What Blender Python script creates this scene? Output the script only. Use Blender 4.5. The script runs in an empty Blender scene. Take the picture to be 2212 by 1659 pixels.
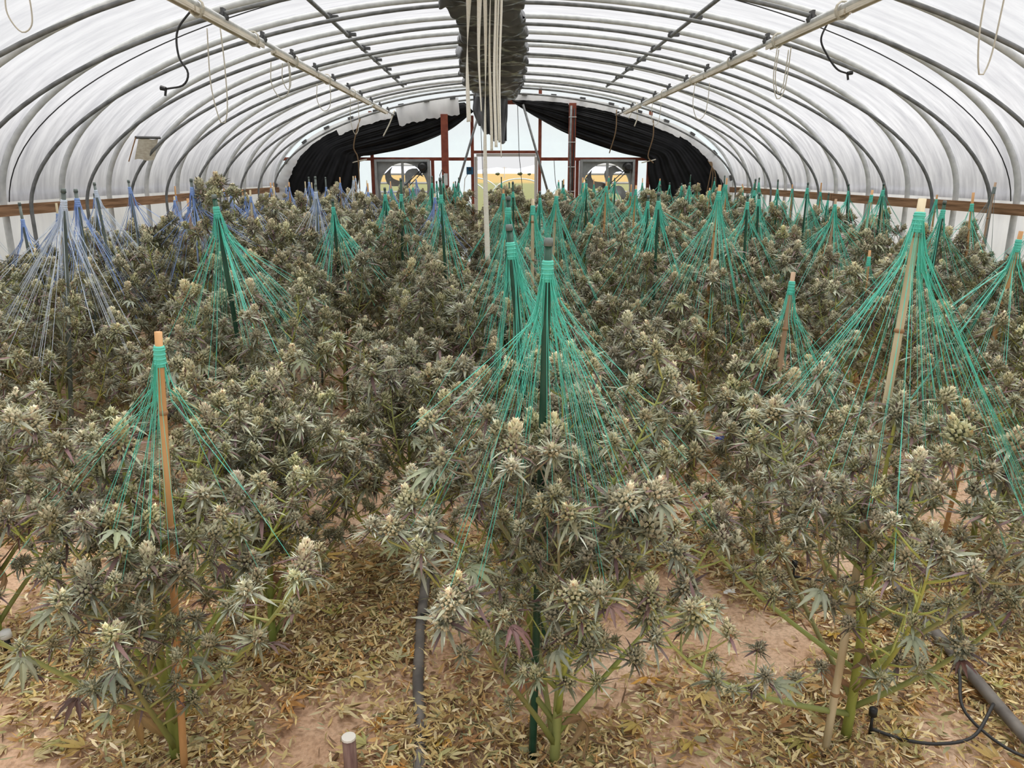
import bpy, math, random
from mathutils import noise as mnoise
import numpy as np
from mathutils import Vector, Matrix, Euler

random.seed(11)
rng = np.random.default_rng(11)
C = bpy.context.scene.collection
sc = bpy.context.scene

# ------------------------------------------------------------------ camera
cam_data = bpy.data.cameras.new('camera')
cam = bpy.data.objects.new('camera', cam_data)
C.objects.link(cam)
cam_data.sensor_fit = 'HORIZONTAL'
cam_data.sensor_width = 36.0
cam_data.lens = 1660.0 / 2212.0 * 36.0
cam_data.clip_end = 2000
_p, _y = math.radians(15.4), math.radians(1.1)
F = Vector((math.sin(_y) * math.cos(_p), math.cos(_y) * math.cos(_p), -math.sin(_p)))
R = Vector((math.cos(_y), -math.sin(_y), 0))
U = R.cross(F)
M3 = Matrix((R, U, -F)).transposed()
cam.matrix_world = Matrix.Translation((0, 0, 1.75)) @ M3.to_4x4()
sc.camera = cam

# ------------------------------------------------------------------ world: bright overcast sky
w = bpy.data.worlds.new('overcast_sky')
sc.world = w
w.use_nodes = True
nt = w.node_tree
bg = nt.nodes['Background']
tc = nt.nodes.new('ShaderNodeTexCoord')
sep = nt.nodes.new('ShaderNodeSeparateXYZ')
nt.links.new(tc.outputs['Generated'], sep.inputs[0])
cr = nt.nodes.new('ShaderNodeValToRGB')
cr.color_ramp.elements[0].position = 0.0
cr.color_ramp.elements[0].color = (0.97, 0.97, 0.98, 1)
cr.color_ramp.elements[1].position = 0.9
cr.color_ramp.elements[1].color = (0.97, 0.99, 1.0, 1)
nt.links.new(sep.outputs['Z'], cr.inputs[0])
nt.links.new(cr.outputs[0], bg.inputs[0])
bg.inputs[1].default_value = 0.62

sun_data = bpy.data.lights.new('added_soft_sun', 'SUN')  # soft sun added under the overcast sky to brighten the crop
sun_data.energy = 4.6
sun_data.angle = math.radians(70)
sun_data.color = (1.0, 0.97, 0.92)
sun = bpy.data.objects.new('added_soft_sun', sun_data)
C.objects.link(sun)
sun.rotation_euler = (math.radians(-16), math.radians(6), 0)

sc.view_settings.view_transform = 'Standard'
sc.view_settings.look = 'None'
sc.view_settings.gamma = 1.0
sc.view_settings.use_curve_mapping = False
sc.view_settings.exposure = 0.48

# ------------------------------------------------------------------ materials
def mat(name, col, rough=0.6, metal=0.0, spec=0.4):
    m = bpy.data.materials.new(name)
    m.use_nodes = True
    b = m.node_tree.nodes['Principled BSDF']
    b.inputs['Base Color'].default_value = (*col, 1)
    b.inputs['Roughness'].default_value = rough
    b.inputs['Metallic'].default_value = metal
    b.inputs['Specular IOR Level'].default_value = spec
    return m

def noise_mat(name, c1, c2, scale=8.0, rough=0.7, stretch=(1, 1, 1), detail=5, metal=0.0, lo=0.35, hi=0.65, bump=0.0, spec=0.4):
    m = mat(name, c1, rough, metal, spec)
    n, l = m.node_tree.nodes, m.node_tree.links
    b = n['Principled BSDF']
    t = n.new('ShaderNodeTexCoord')
    mp = n.new('ShaderNodeMapping')
    mp.inputs['Scale'].default_value = stretch
    nz = n.new('ShaderNodeTexNoise')
    nz.inputs['Scale'].default_value = scale
    nz.inputs['Detail'].default_value = detail
    rp = n.new('ShaderNodeValToRGB')
    rp.color_ramp.elements[0].position = lo
    rp.color_ramp.elements[1].position = hi
    rp.color_ramp.elements[0].color = (*c1, 1)
    rp.color_ramp.elements[1].color = (*c2, 1)
    l.new(t.outputs['Object'], mp.inputs[0])
    l.new(mp.outputs[0], nz.inputs['Vector'])
    l.new(nz.outputs[0], rp.inputs[0])
    l.new(rp.outputs[0], b.inputs['Base Color'])
    if bump:
        bp = n.new('ShaderNodeBump')
        bp.inputs['Strength'].default_value = bump
        bp.inputs['Distance'].default_value = 0.02
        l.new(nz.outputs[0], bp.inputs['Height'])
        l.new(bp.outputs[0], b.inputs['Normal'])
    return m

def vcol_mat(name, rough=0.65, spec=0.3, hue=0.03, val=0.25, sat=0.2, transl=0.0, h0=0.5, v0=1.0):
    """reads the mesh colour 'Col'; each object varies a little in hue, saturation and value"""
    m = mat(name, (0.5, 0.5, 0.5), rough, 0, spec)
    n, l = m.node_tree.nodes, m.node_tree.links
    b = n['Principled BSDF']
    a = n.new('ShaderNodeAttribute')
    a.attribute_name = 'Col'
    oi = n.new('ShaderNodeObjectInfo')
    hs = n.new('ShaderNodeHueSaturation')
    def rm(lo, hi, mul):
        mm = n.new('ShaderNodeMath'); mm.operation = 'MULTIPLY'; mm.inputs[1].default_value = mul
        fr = n.new('ShaderNodeMath'); fr.operation = 'FRACT'
        mr = n.new('ShaderNodeMapRange')
        mr.inputs['To Min'].default_value = lo; mr.inputs['To Max'].default_value = hi
        l.new(oi.outputs['Random'], mm.inputs[0]); l.new(mm.outputs[0], fr.inputs[0]); l.new(fr.outputs[0], mr.inputs[0])
        return mr.outputs[0]
    l.new(rm(h0 - hue, h0 + hue, 1.0), hs.inputs['Hue'])
    l.new(rm(1 - sat, 1 + sat, 17.3), hs.inputs['Saturation'])
    l.new(rm(v0 * (1 - val), v0 * (1 + val), 7.1), hs.inputs['Value'])
    l.new(a.outputs['Color'], hs.inputs['Color'])
    l.new(hs.outputs[0], b.inputs['Base Color'])
    if transl:
        tr = n.new('ShaderNodeBsdfTranslucent')
        mx = n.new('ShaderNodeMixShader'); mx.inputs[0].default_value = transl
        l.new(hs.outputs[0], tr.inputs[0])
        l.new(b.outputs[0], mx.inputs[1]); l.new(tr.outputs[0], mx.inputs[2])
        l.new(mx.outputs[0], n['Material Output'].inputs[0])
    return m

def film_mat(name, tint, trans=0.62, dirt=0.25, stretch=(0.6, 3.0, 0.6), fac=0.0, zfade=None):
    """milky greenhouse film: reflects, scatters through and, by the clear share fac, lets part of the light straight through;
    zfade: heights over which the clear share rises, shaped to let sun onto the crop"""
    m = bpy.data.materials.new(name)
    m.use_nodes = True
    n, l = m.node_tree.nodes, m.node_tree.links
    n.remove(n['Principled BSDF'])
    t = n.new('ShaderNodeTexCoord')
    mp = n.new('ShaderNodeMapping'); mp.inputs['Scale'].default_value = stretch
    nz = n.new('ShaderNodeTexNoise'); nz.inputs['Scale'].default_value = 2.2; nz.inputs['Detail'].default_value = 10
    nz.inputs['Roughness'].default_value = 0.66
    l.new(t.outputs['Object'], mp.inputs[0]); l.new(mp.outputs[0], nz.inputs['Vector'])
    rp = n.new('ShaderNodeValToRGB')
    rp.color_ramp.elements[0].position = 0.34; rp.color_ramp.elements[1].position = 0.62
    d = 1 - dirt
    rp.color_ramp.elements[0].color = (tint[0] * d, tint[1] * d, tint[2] * (d + 0.02), 1)
    rp.color_ramp.elements[1].color = (*tint, 1)
    l.new(nz.outputs[0], rp.inputs[0])
    df = n.new('ShaderNodeBsdfDiffuse')
    tr = n.new('ShaderNodeBsdfTranslucent')
    mx = n.new('ShaderNodeMixShader'); mx.inputs[0].default_value = trans
    l.new(rp.outputs[0], df.inputs[0]); l.new(rp.outputs[0], tr.inputs[0])
    l.new(df.outputs[0], mx.inputs[1]); l.new(tr.outputs[0], mx.inputs[2])
    out = mx.outputs[0]
    if fac:
        tp = n.new('ShaderNodeBsdfTransparent')
        m2 = n.new('ShaderNodeMixShader'); m2.inputs[0].default_value = fac
        if zfade:  # clear part added only high up, so more sun reaches the plants
            sp = n.new('ShaderNodeSeparateXYZ'); l.new(t.outputs['Object'], sp.inputs[0])
            mr = n.new('ShaderNodeMapRange'); mr.inputs['From Min'].default_value = zfade[0]; mr.inputs['From Max'].default_value = zfade[1]
            mr.inputs['To Max'].default_value = fac
            l.new(sp.outputs['Z'], mr.inputs['Value']); l.new(mr.outputs[0], m2.inputs[0])
        l.new(out, m2.inputs[1]); l.new(tp.outputs[0], m2.inputs[2])
        out = m2.outputs[0]
    l.new(out, n['Material Output'].inputs[0])
    return m

MAT = {}
MAT['film_roof'] = film_mat('roof_film', (0.64, 0.645, 0.68), 0.62, 0.36, (0.7, 4.0, 0.7), 0.55, (2.15, 2.75))
MAT['film_side'] = film_mat('side_film', (0.86, 0.87, 0.90), 0.66, 0.12)
MAT['film_end'] = film_mat('end_film', (0.80, 0.90, 1.0), 0.80, 0.05, (1, 1, 1), 0.55, (2.3, 2.8))
MAT['galv'] = noise_mat('galvanised_steel', (0.60, 0.61, 0.60), (0.76, 0.77, 0.75), 14, 0.5, metal=0.1)
MAT['galv_dark'] = noise_mat('weathered_pipe', (0.16, 0.165, 0.165), (0.27, 0.275, 0.27), 14, 0.5, metal=0.3)
MAT['clamp'] = mat('clamp_steel', (0.10, 0.10, 0.10), 0.5, 0.5)
MAT['batten'] = noise_mat('aged_batten', (0.62, 0.54, 0.42), (0.80, 0.74, 0.62), 6, 0.7, (8, 0.6, 8))
MAT['rust'] = noise_mat('rust_red_primer', (0.20, 0.045, 0.03), (0.32, 0.09, 0.05), 9, 0.75)
MAT['wood'] = noise_mat('weathered_board', (0.20, 0.105, 0.05), (0.42, 0.24, 0.13), 5, 0.85, (6, 0.5, 9), bump=0.3)
MAT['black_film'] = noise_mat('black_blackout_film', (0.003, 0.003, 0.004), (0.008, 0.008, 0.009), 6, 0.42, spec=0.18)
MAT['bundle'] = noise_mat('highlit_black_film', (0.045, 0.046, 0.049), (0.13, 0.132, 0.136), 3, 0.28, spec=0.5)  # black film, grey highlights of the folds put into its colour
MAT['white_film'] = film_mat('white_side_of_film', (0.97, 0.96, 0.94), 0.4, 0.12)
MAT['strap'] = noise_mat('cream_webbing', (0.88, 0.82, 0.68), (0.95, 0.91, 0.80), 60, 0.85, (1, 1, 2))
MAT['rope'] = mat('cream_cord', (0.62, 0.58, 0.48), 0.9)
MAT['rope_dark'] = mat('brown_cord', (0.20, 0.13, 0.07), 0.9)
MAT['cable'] = mat('black_cable', (0.03, 0.03, 0.03), 0.5)
MAT['fan_galv'] = noise_mat('fan_galvanised', (0.30, 0.31, 0.31), (0.42, 0.43, 0.43), 7, 0.45, metal=0.4)
MAT['slat'] = mat('shutter_slat', (0.22, 0.22, 0.21), 0.6, 0.2)
MAT['motor'] = mat('motor_black', (0.02, 0.02, 0.02), 0.45)
MAT['blue_box'] = mat('blue_plastic', (0.02, 0.11, 0.22), 0.5)
MAT['bamboo'] = noise_mat('bamboo_orange', (0.52, 0.27, 0.10), (0.66, 0.38, 0.17), 5, 0.5, (6, 6, 0.8))
MAT['bamboo_pale'] = noise_mat('bamboo_pale', (0.52, 0.42, 0.25), (0.70, 0.60, 0.40), 5, 0.5, (6, 6, 0.8))
MAT['bamboo_brown'] = noise_mat('bamboo_brown', (0.40, 0.25, 0.15), (0.55, 0.38, 0.25), 5, 0.6, (6, 6, 0.8))
MAT['node'] = mat('bamboo_node', (0.34, 0.19, 0.09), 0.6)
MAT['green_pole'] = noise_mat('dark_green_coated', (0.012, 0.06, 0.035), (0.03, 0.10, 0.06), 12, 0.35)
MAT['grey_pole'] = noise_mat('grey_green_pole', (0.10, 0.13, 0.12), (0.18, 0.21, 0.19), 12, 0.5)
MAT['twine_green'] = mat('green_twine', (0.12, 0.61, 0.47), 0.45)
MAT['twine_blue'] = mat('blue_twine', (0.30, 0.44, 0.80), 0.45)
MAT['twine_pale'] = mat('pale_blue_twine', (0.66, 0.74, 0.86), 0.45)
MAT['twine_grey'] = mat('grey_twine', (0.25, 0.30, 0.29), 0.6)
MAT['plant'] = vcol_mat('cannabis_flower', 0.6, 0.35, 0.018, 0.22, 0.18, 0.0, 0.488, 1.2)
MAT['leaf'] = vcol_mat('cannabis_leaf', 0.55, 0.35, 0.02, 0.25, 0.2, 0.15, 0.492, 1.15)
MAT['stem'] = vcol_mat('cannabis_stem', 0.6, 0.3, 0.015, 0.15, 0.1)
MAT['litter'] = vcol_mat('dry_leaf', 0.75, 0.25, 0.012, 0.12, 0.1)
MAT['pipe'] = noise_mat('dusty_grey_pipe', (0.10, 0.09, 0.085), (0.22, 0.20, 0.18), 9, 0.6)
MAT['post_brown'] = noise_mat('brown_post', (0.16, 0.09, 0.08), (0.28, 0.18, 0.15), 14, 0.8, (6, 6, 0.7))
MAT['post_top'] = mat('pale_cut_end', (0.75, 0.72, 0.66), 0.8)
MAT['blue_scrap'] = mat('blue_foil', (0.05, 0.10, 0.55), 0.35)
MAT['white_scrap'] = mat('white_paper', (0.8, 0.8, 0.76), 0.8)
MAT['white_plastic'] = mat('white_plastic', (0.75, 0.75, 0.72), 0.5)
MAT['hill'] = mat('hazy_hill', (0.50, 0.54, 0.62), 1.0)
MAT['tree'] = mat('far_tree', (0.10, 0.12, 0.07), 0.9)
MAT['outer_pipe'] = mat('white_pipe', (0.75, 0.78, 0.80), 0.5)

def soil_material():
    m = mat('sandy_soil', (0.5, 0.33, 0.2), 0.95, 0, 0.15)
    n, l = m.node_tree.nodes, m.node_tree.links
    b = n['Principled BSDF']
    t = n.new('ShaderNodeTexCoord')
    n1 = n.new('ShaderNodeTexNoise'); n1.inputs['Scale'].default_value = 2.3; n1.inputs['Detail'].default_value = 8
    n2 = n.new('ShaderNodeTexNoise'); n2.inputs['Scale'].default_value = 70; n2.inputs['Detail'].default_value = 4
    vo = n.new('ShaderNodeTexVoronoi'); vo.inputs['Scale'].default_value = 140
    for x in (n1, n2, vo):
        l.new(t.outputs['Object'], x.inputs['Vector'])
    r1 = n.new('ShaderNodeValToRGB')
    r1.color_ramp.elements[0].position = 0.32; r1.color_ramp.elements[0].color = (0.58, 0.36, 0.225, 1)
    r1.color_ramp.elements[1].position = 0.68; r1.color_ramp.elements[1].color = (0.84, 0.62, 0.45, 1)
    l.new(n1.outputs[0], r1.inputs[0])
    mx = n.new('ShaderNodeMix'); mx.data_type = 'RGBA'; mx.blend_type = 'MULTIPLY'
    mx.inputs[0].default_value = 0.6
    r2 = n.new('ShaderNodeValToRGB')
    r2.color_ramp.elements[0].position = 0.35; r2.color_ramp.elements[0].color = (0.55, 0.5, 0.45, 1)
    r2.color_ramp.elements[1].position = 0.6; r2.color_ramp.elements[1].color = (1, 1, 1, 1)
    l.new(n2.outputs[0], r2.inputs[0])
    l.new(r1.outputs[0], mx.inputs[6]); l.new(r2.outputs[0], mx.inputs[7])
    # pale grit scattered on the sand
    gt = n.new('ShaderNodeMath'); gt.operation = 'LESS_THAN'; gt.inputs[1].default_value = 0.16
    l.new(vo.outputs['Distance'], gt.inputs[0])
    gm = n.new('ShaderNodeMath'); gm.operation = 'MULTIPLY'
    l.new(gt.outputs[0], gm.inputs[0]); l.new(n1.outputs[0], gm.inputs[1])
    m2 = n.new('ShaderNodeMix'); m2.data_type = 'RGBA'
    l.new(gm.outputs[0], m2.inputs[0]); l.new(mx.outputs[2], m2.inputs[6])
    m2.inputs[7].default_value = (0.92, 0.82, 0.70, 1)
    l.new(m2.outputs[2], b.inputs['Base Color'])
    bp = n.new('ShaderNodeBump'); bp.inputs['Strength'].default_value = 0.6; bp.inputs['Distance'].default_value = 0.01
    l.new(n2.outputs[0], bp.inputs['Height']); l.new(bp.outputs[0], b.inputs['Normal'])
    return m
MAT['soil'] = soil_material()

def field_material():
    m = mat('outside_field', (0.4, 0.4, 0.15), 0.95, 0, 0.1)
    n, l = m.node_tree.nodes, m.node_tree.links
    b = n['Principled BSDF']
    t = n.new('ShaderNodeTexCoord')
    s = n.new('ShaderNodeSeparateXYZ'); l.new(t.outputs['Object'], s.inputs[0])
    nz = n.new('ShaderNodeTexNoise'); nz.inputs['Scale'].default_value = 0.15; nz.inputs['Detail'].default_value = 8
    l.new(t.outputs['Object'], nz.inputs['Vector'])
    mr = n.new('ShaderNodeMapRange'); mr.inputs['From Min'].default_value = 0; mr.inputs['From Max'].default_value = 260
    l.new(s.outputs['Y'], mr.inputs['Value'])
    ad = n.new('ShaderNodeMath'); ad.operation = 'MULTIPLY_ADD'; ad.inputs[1].default_value = 0.12
    l.new(nz.outputs[0], ad.inputs[0]); l.new(mr.outputs[0], ad.inputs[2])
    r = n.new('ShaderNodeValToRGB')
    e = r.color_ramp.elements
    e[0].position = 0.0; e[0].color = (0.20, 0.16, 0.11, 1)
    e[1].position = 1.0; e[1].color = (0.33, 0.23, 0.09, 1)
    x = e.new(0.2); x.color = (0.16, 0.165, 0.075, 1)
    x = e.new(0.55); x.color = (0.18, 0.185, 0.085, 1)
    x = e.new(0.66); x.color = (0.33, 0.23, 0.085, 1)
    l.new(ad.outputs[0], r.inputs[0]); l.new(r.outputs[0], b.inputs['Base Color'])
    return m
MAT['field'] = field_material()

# ------------------------------------------------------------------ mesh helpers
class MB:
    """collects shapes, then links them as ONE mesh object"""
    def __init__(self):
        self.v = []; self.f = []; self.mi = []; self.c = []
    def add(self, verts, faces, mi=0, col=None):
        o = len(self.v)
        self.v.extend(verts)
        self.f.extend([tuple(i + o for i in f) for f in faces])
        self.mi.extend([mi] * len(faces))
        if col is None:
            col = (0.5, 0.5, 0.5)
        if len(col) == 3 and not hasattr(col[0], '__len__'):
            self.c.extend([col] * len(verts))
        else:
            self.c.extend(col)
    def box(self, c, s, mi=0, rot=None, col=None):
        x, y, z = s[0] / 2, s[1] / 2, s[2] / 2
        vs = [Vector((a * x, b * y, d * z)) for a in (-1, 1) for b in (-1, 1) for d in (-1, 1)]
        if rot is not None:
            vs = [rot @ v for v in vs]
        vs = [(v.x + c[0], v.y + c[1], v.z + c[2]) for v in vs]
        self.add(vs, [(0, 1, 3, 2), (4, 6, 7, 5), (0, 4, 5, 1), (2, 3, 7, 6), (0, 2, 6, 4), (1, 5, 7, 3)], mi, col)
    def tube(self, pts, rad, sides=6, mi=0, col=None, cap=True):
        pts = [Vector(p) for p in pts]
        n = len(pts)
        if not hasattr(rad, '__len__'):
            rad = [rad] * n
        t0 = (pts[1] - pts[0]).normalized()
        a = Vector((0, 0, 1)) if abs(t0.z) < 0.9 else Vector((1, 0, 0))
        nrm = t0.cross(a).normalized()
        vs = []; cs = []
        for i, p in enumerate(pts):
            t = (pts[min(i + 1, n - 1)] - pts[max(i - 1, 0)])
            if t.length < 1e-9:
                t = t0
            t.normalize()
            nrm = (nrm - t * nrm.dot(t))
            if nrm.length < 1e-6:
                nrm = t.orthogonal()
            nrm.normalize()
            b = t.cross(nrm)
            for k in range(sides):
                an = 2 * math.pi * k / sides
                q = p + (nrm * math.cos(an) + b * math.sin(an)) * rad[i]
                vs.append((q.x, q.y, q.z))
                if col is not None and hasattr(col[0], '__len__'):
                    cs.append(col[i])
        fs = []
        for i in range(n - 1):
            for k in range(sides):
                k2 = (k + 1) % sides
                fs.append((i * sides + k, i * sides + k2, (i + 1) * sides + k2, (i + 1) * sides + k))
        if cap:
            fs.append(tuple(range(sides))[::-1])
            fs.append(tuple((n - 1) * sides + k for k in range(sides)))
        self.add(vs, fs, mi, cs if cs else col)
    def grid(self, rows, mi=0, col=None):
        """rows of equally many points"""
        m = len(rows[0]); vs = [tuple(p) for r in rows for p in r]
        fs = [(i * m + j, i * m + j + 1, (i + 1) * m + j + 1, (i + 1) * m + j)
              for i in range(len(rows) - 1) for j in range(m - 1)]
        self.add(vs, fs, mi, col)
    def mesh(self, name, mats, smooth=False):
        me = bpy.data.meshes.new(name)
        me.from_pydata(self.v, [], self.f)
        if not isinstance(mats, (list, tuple)):
            mats = [mats]
        for m in mats:
            me.materials.append(m)
        if len(mats) > 1:
            me.polygons.foreach_set('material_index', self.mi)
        at = me.color_attributes.new('Col', 'FLOAT_COLOR', 'POINT')
        ca = np.ones((len(self.v), 4), dtype=np.float32)
        ca[:, :3] = np.array(self.c, dtype=np.float32)
        at.data.foreach_set('color', ca.ravel())
        if smooth:
            me.polygons.foreach_set('use_smooth', [True] * len(me.polygons))
        me.update()
        return me
    def build(self, name, mats, parent=None, smooth=False, loc=None):
        return link(name, self.mesh(name, mats, smooth), parent, loc)

def link(name, me, parent=None, loc=None):
    o = bpy.data.objects.new(name, me)
    C.objects.link(o)
    if parent is not None:
        o.parent = parent
    if loc is not None:
        o.location = loc
    return o

def tag(o, label=None, cat=None, group=None, kind=None):
    if label: o['label'] = label
    if cat: o['category'] = cat
    if group: o['group'] = group
    if kind: o['kind'] = kind
    return o

def thing(name, label, cat, loc=(0, 0, 0), group=None):
    o = bpy.data.objects.new(name, None)
    o.empty_display_size = 0.1
    C.objects.link(o)
    o.location = loc
    return tag(o, label, cat, group)

def structure(o):
    o['kind'] = 'structure'
    return o

ORD = ['first', 'second', 'third', 'fourth', 'fifth', 'sixth', 'seventh', 'eighth', 'ninth', 'tenth', 'eleventh',
       'twelfth', 'thirteenth', 'fourteenth', 'fifteenth', 'sixteenth', 'seventeenth', 'eighteenth', 'nineteenth', 'twentieth']

# ------------------------------------------------------------------ tunnel geometry
XC = 0.17
Y0, Y1 = -3.0, 15.75
def arch(a, z0, b, p, t):
    """t from 0 (left foot) to pi (right foot)"""
    c, s = math.cos(math.pi - t), math.sin(t)
    x = a * math.copysign(abs(c) ** (2 / p), c)
    z = z0 + b * abs(s) ** (2 / p)
    return XC + x, z
def outer(t, d=0.0): return arch(4.45 + d, 1.5, 1.84 + d, 2.0, t)
def inner(t, d=0.0): return arch(4.22 + d, 1.42, 1.68 + d, 1.85, t)
def film_z(x):
    u = min(1, abs(x - XC) / 4.5)
    return 1.5 + 1.89 * math.sqrt(max(0, 1 - u * u))

# roof film: one skin over the hoops, pulled slightly in between them
HOOPS = [6.93 + 0.945 * i for i in range(-4, 10)]
HOOPS[2] = 5.12; HOOPS[1] = 4.2
rows = []
ny = 170
for i in range(ny + 1):
    y = Y0 + (Y1 - Y0) * i / ny
    ph = ((y - 6.93) / 0.945) % 1.0
    sag = 0.02 * math.sin(math.pi * ph)
    row = []
    for k in range(65):
        t = math.pi * k / 64
        x, z = outer(t, 0.045 - sag)
        row.append((x, y, z))
    rows.append(row)
b = MB(); b.grid(rows)
structure(b.build('ceiling', MAT['film_roof'], smooth=True))
for side, nm in ((-1, 'wall_left'), (1, 'wall_right')):
    rows = []
    for i in range(90):
        y = Y0 + (Y1 - Y0) * i / 89
        row = []
        for k in range(12):
            z = 1.60 * (1 - k / 11) - 0.02
            wob = 0.018 * math.sin(y * 9.0 + 1.3 * z) * (k / 11) + 0.012 * math.sin(z * 11 + y * 2)
            row.append((XC + side * (4.505 + wob), y, z))
        rows.append(row)
    b = MB(); b.grid(rows)
    structure(b.build(nm, MAT['film_side'], smooth=True))

# gable end film with the doorway and the two fan openings left open
DX0, DX1, DZ = -0.43, 0.80, 2.1
FANS = [(-1.83, 1.46, 0.53), (2.16, 1.46, 0.53)]     # x, z, half size
b = MB()
xs = sorted(set([round(XC - 4.49 + 8.98 * i / 90, 4) for i in range(91)] + [DX0, DX1] + [f[0] + s * f[2] for f in FANS for s in (-1, 1)]))
for xa, xb in zip(xs[:-1], xs[1:]):
    xm = (xa + xb) / 2
    cuts = []
    if DX0 < xm < DX1: cuts.append((-0.02, DZ))
    for fx, fz, fh in FANS:
        if fx - fh < xm < fx + fh: cuts.append((fz - fh, fz + fh))
    z = -0.02
    for c0, c1 in cuts:
        if c0 > z: b.add([(xa, 15.75, z), (xb, 15.75, z), (xb, 15.75, c0), (xa, 15.75, c0)], [(0, 1, 2, 3)])
        z = c1
    b.add([(xa, 15.75, z), (xb, 15.75, z), (xb, 15.75, film_z(xb)), (xa, 15.75, film_z(xa))], [(0, 1, 2, 3)])
structure(b.build('wall_back', MAT['film_end']))
b = MB()
for xa, xb in zip(xs[:-1], xs[1:]):
    b.add([(xa, Y0, -0.02), (xb, Y0, -0.02), (xb, Y0, film_z(xb)), (xa, Y0, film_z(xa))], [(0, 1, 2, 3)])
structure(b.build('wall_front', MAT['film_end']))

# soil floor of the tunnel, gently uneven
def hnoise(x, y):
    return (0.014 * math.sin(1.9 * x + 0.7 * y) + 0.011 * math.sin(3.1 * y - 1.3 * x + 1) + 0.006 * math.sin(7.3 * x + 5.1 * y)
            + 0.005 * math.sin(11 * y - 8 * x + 2) + 0.003 * math.sin(23 * x + 3) * math.sin(19 * y))
b = MB(); rows = []
yy = [Y0 + (1.2 - Y0) * i / 10 for i in range(10)] + [1.2 + 4.8 * i / 110 for i in range(110)] + [6.0 + (Y1 - 6.0) * i / 40 for i in range(41)]
for y in yy:
    rows.append([(XC - 4.5 + 9.0 * k / 150, y, hnoise(XC - 4.5 + 9.0 * k / 150, y)) for k in range(151)])
b.grid(rows)
structure(b.build('floor', MAT['soil'], smooth=True))
b = MB(); b.add([(-900, -900, -0.06), (900, -900, -0.06), (900, 1400, -0.06), (-900, 1400, -0.06)], [(0, 1, 2, 3)])
structure(b.build('ground', MAT['field']))

# ------------------------------------------------------------------ hoops
def hoop_label(i, kind):
    return 'thick galvanised roof hoop under the film, %s from the camera end' % ORD[i] if kind == 'o' else \
           'thin dark steel inner hoop below the roof, %s from the camera end' % ORD[i]
for i, y in enumerate(HOOPS):
    b = MB()
    pts = [(XC - 4.45, y, 0.0), (XC - 4.45, y, 0.75)] + [(outer(math.pi * k / 60)[0], y, outer(math.pi * k / 60)[1]) for k in range(61)] + [(XC + 4.45, y, 0.75), (XC + 4.45, y, 0.0)]
    b.tube(pts, 0.028, 8)
    o = b.build('roof_hoop', MAT['galv'], smooth=True)
    tag(o, hoop_label(i, 'o'), 'hoop', 'outer hoops of the tunnel')
INN = HOOPS + [15.40]
for i, y in enumerate(INN):
    b = MB()
    pts = [(XC - 4.22, y, 0.0), (XC - 4.22, y, 0.7)] + [(inner(math.pi * k / 60)[0], y, inner(math.pi * k / 60)[1]) for k in range(61)] + [(XC + 4.22, y, 0.7), (XC + 4.22, y, 0.0)]
    b.tube(pts, 0.0165, 8)
    o = b.build('inner_hoop', MAT['galv_dark'], smooth=True)
    tag(o, hoop_label(i, 'i'), 'hoop', 'inner hoops of the tunnel')

# purlins: lower pair carry beige battens, upper pair are plain pipes
def tz_inner(x):
    u = min(1, abs(x - XC) / 4.22)
    return 1.42 + 1.68 * (1 - u ** 1.85) ** (1 / 1.85)
def tz_outer(x):
    u = min(1, abs(x - XC) / 4.45)
    return 1.5 + 1.84 * math.sqrt(1 - u * u)
for x, side in ((-1.93, 'left'), (2.27, 'right')):
    z = tz_inner(x) - 0.038
    r = thing('lower_purlin', 'galvanised purlin with beige batten strips hung below it, %s of the ridge bundle' % side, 'purlin', (x, 3.5, z), 'lower purlins')
    b = MB(); b.tube([(0, 0, 0), (0, 4, 0), (0, 8, 0), (0, 11.9, 0)], 0.02, 8)
    b.build('pipe', MAT['galv'], r, True)
    y = 0.1
    k = 0
    while y < 10.6:
        L = [1.75, 1.5, 1.62, 1.8][k % 4]
        L = min(L, 11.0 - y)
        b = MB()
        b.box((0.0, y + L / 2, -0.036), (0.05, L, 0.022))
        b.box((-0.018, y + L / 2, -0.052), (0.012, L, 0.014)); b.box((0.018, y + L / 2, -0.052), (0.012, L, 0.014))
        b.build('batten', MAT['batten'], r)
        y += L + [0.03, 0.35, 0.05][k % 3]
        k += 1
    for yh in INN:
        if yh > 3.5:
            b = MB(); b.tube([(0, yh - 3.5 - 0.025, 0.02), (0, yh - 3.5 + 0.025, 0.02)], 0.032, 8)
            b.box((0.0, yh - 3.5, 0.05), (0.02, 0.07, 0.05)); b.build('clamp', MAT['clamp'], r)
    for yk in (1.95, 3.15, 4.4, 5.9, 7.5):
        b = MB()
        for q in range(3):
            b.tube([(0.045 * math.cos(a), yk + 0.012 * q, -0.02 + 0.055 * math.sin(a)) for a in [2 * math.pi * j / 10 for j in range(11)]], 0.005, 4)
        b.build('cord_wrap', MAT['rope'], r)
for x, side in ((-1.56, 'left'), (1.86, 'right')):
    z = tz_outer(x) - 0.055
    r = thing('upper_purlin', 'plain thin purlin pipe clamped high under the film, %s of the ridge bundle' % side, 'purlin', (x, 4.0, z), 'upper purlins')
    b = MB(); b.tube([(0, 0, 0), (0, 5, 0), (0, 9.8, 0)], 0.019, 8)
    b.build('pipe', MAT['galv_dark'], r, True)
    for yh in HOOPS:
        if 4.05 < yh < 13.7:
            b = MB(); b.tube([(0, yh - 4 - 0.03, 0.012), (0, yh - 4 + 0.03, 0.012)], 0.033, 8)
            b.box((0.05, yh - 4, 0.01), (0.07, 0.05, 0.03)); b.build('clamp', MAT['clamp'], r)

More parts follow.
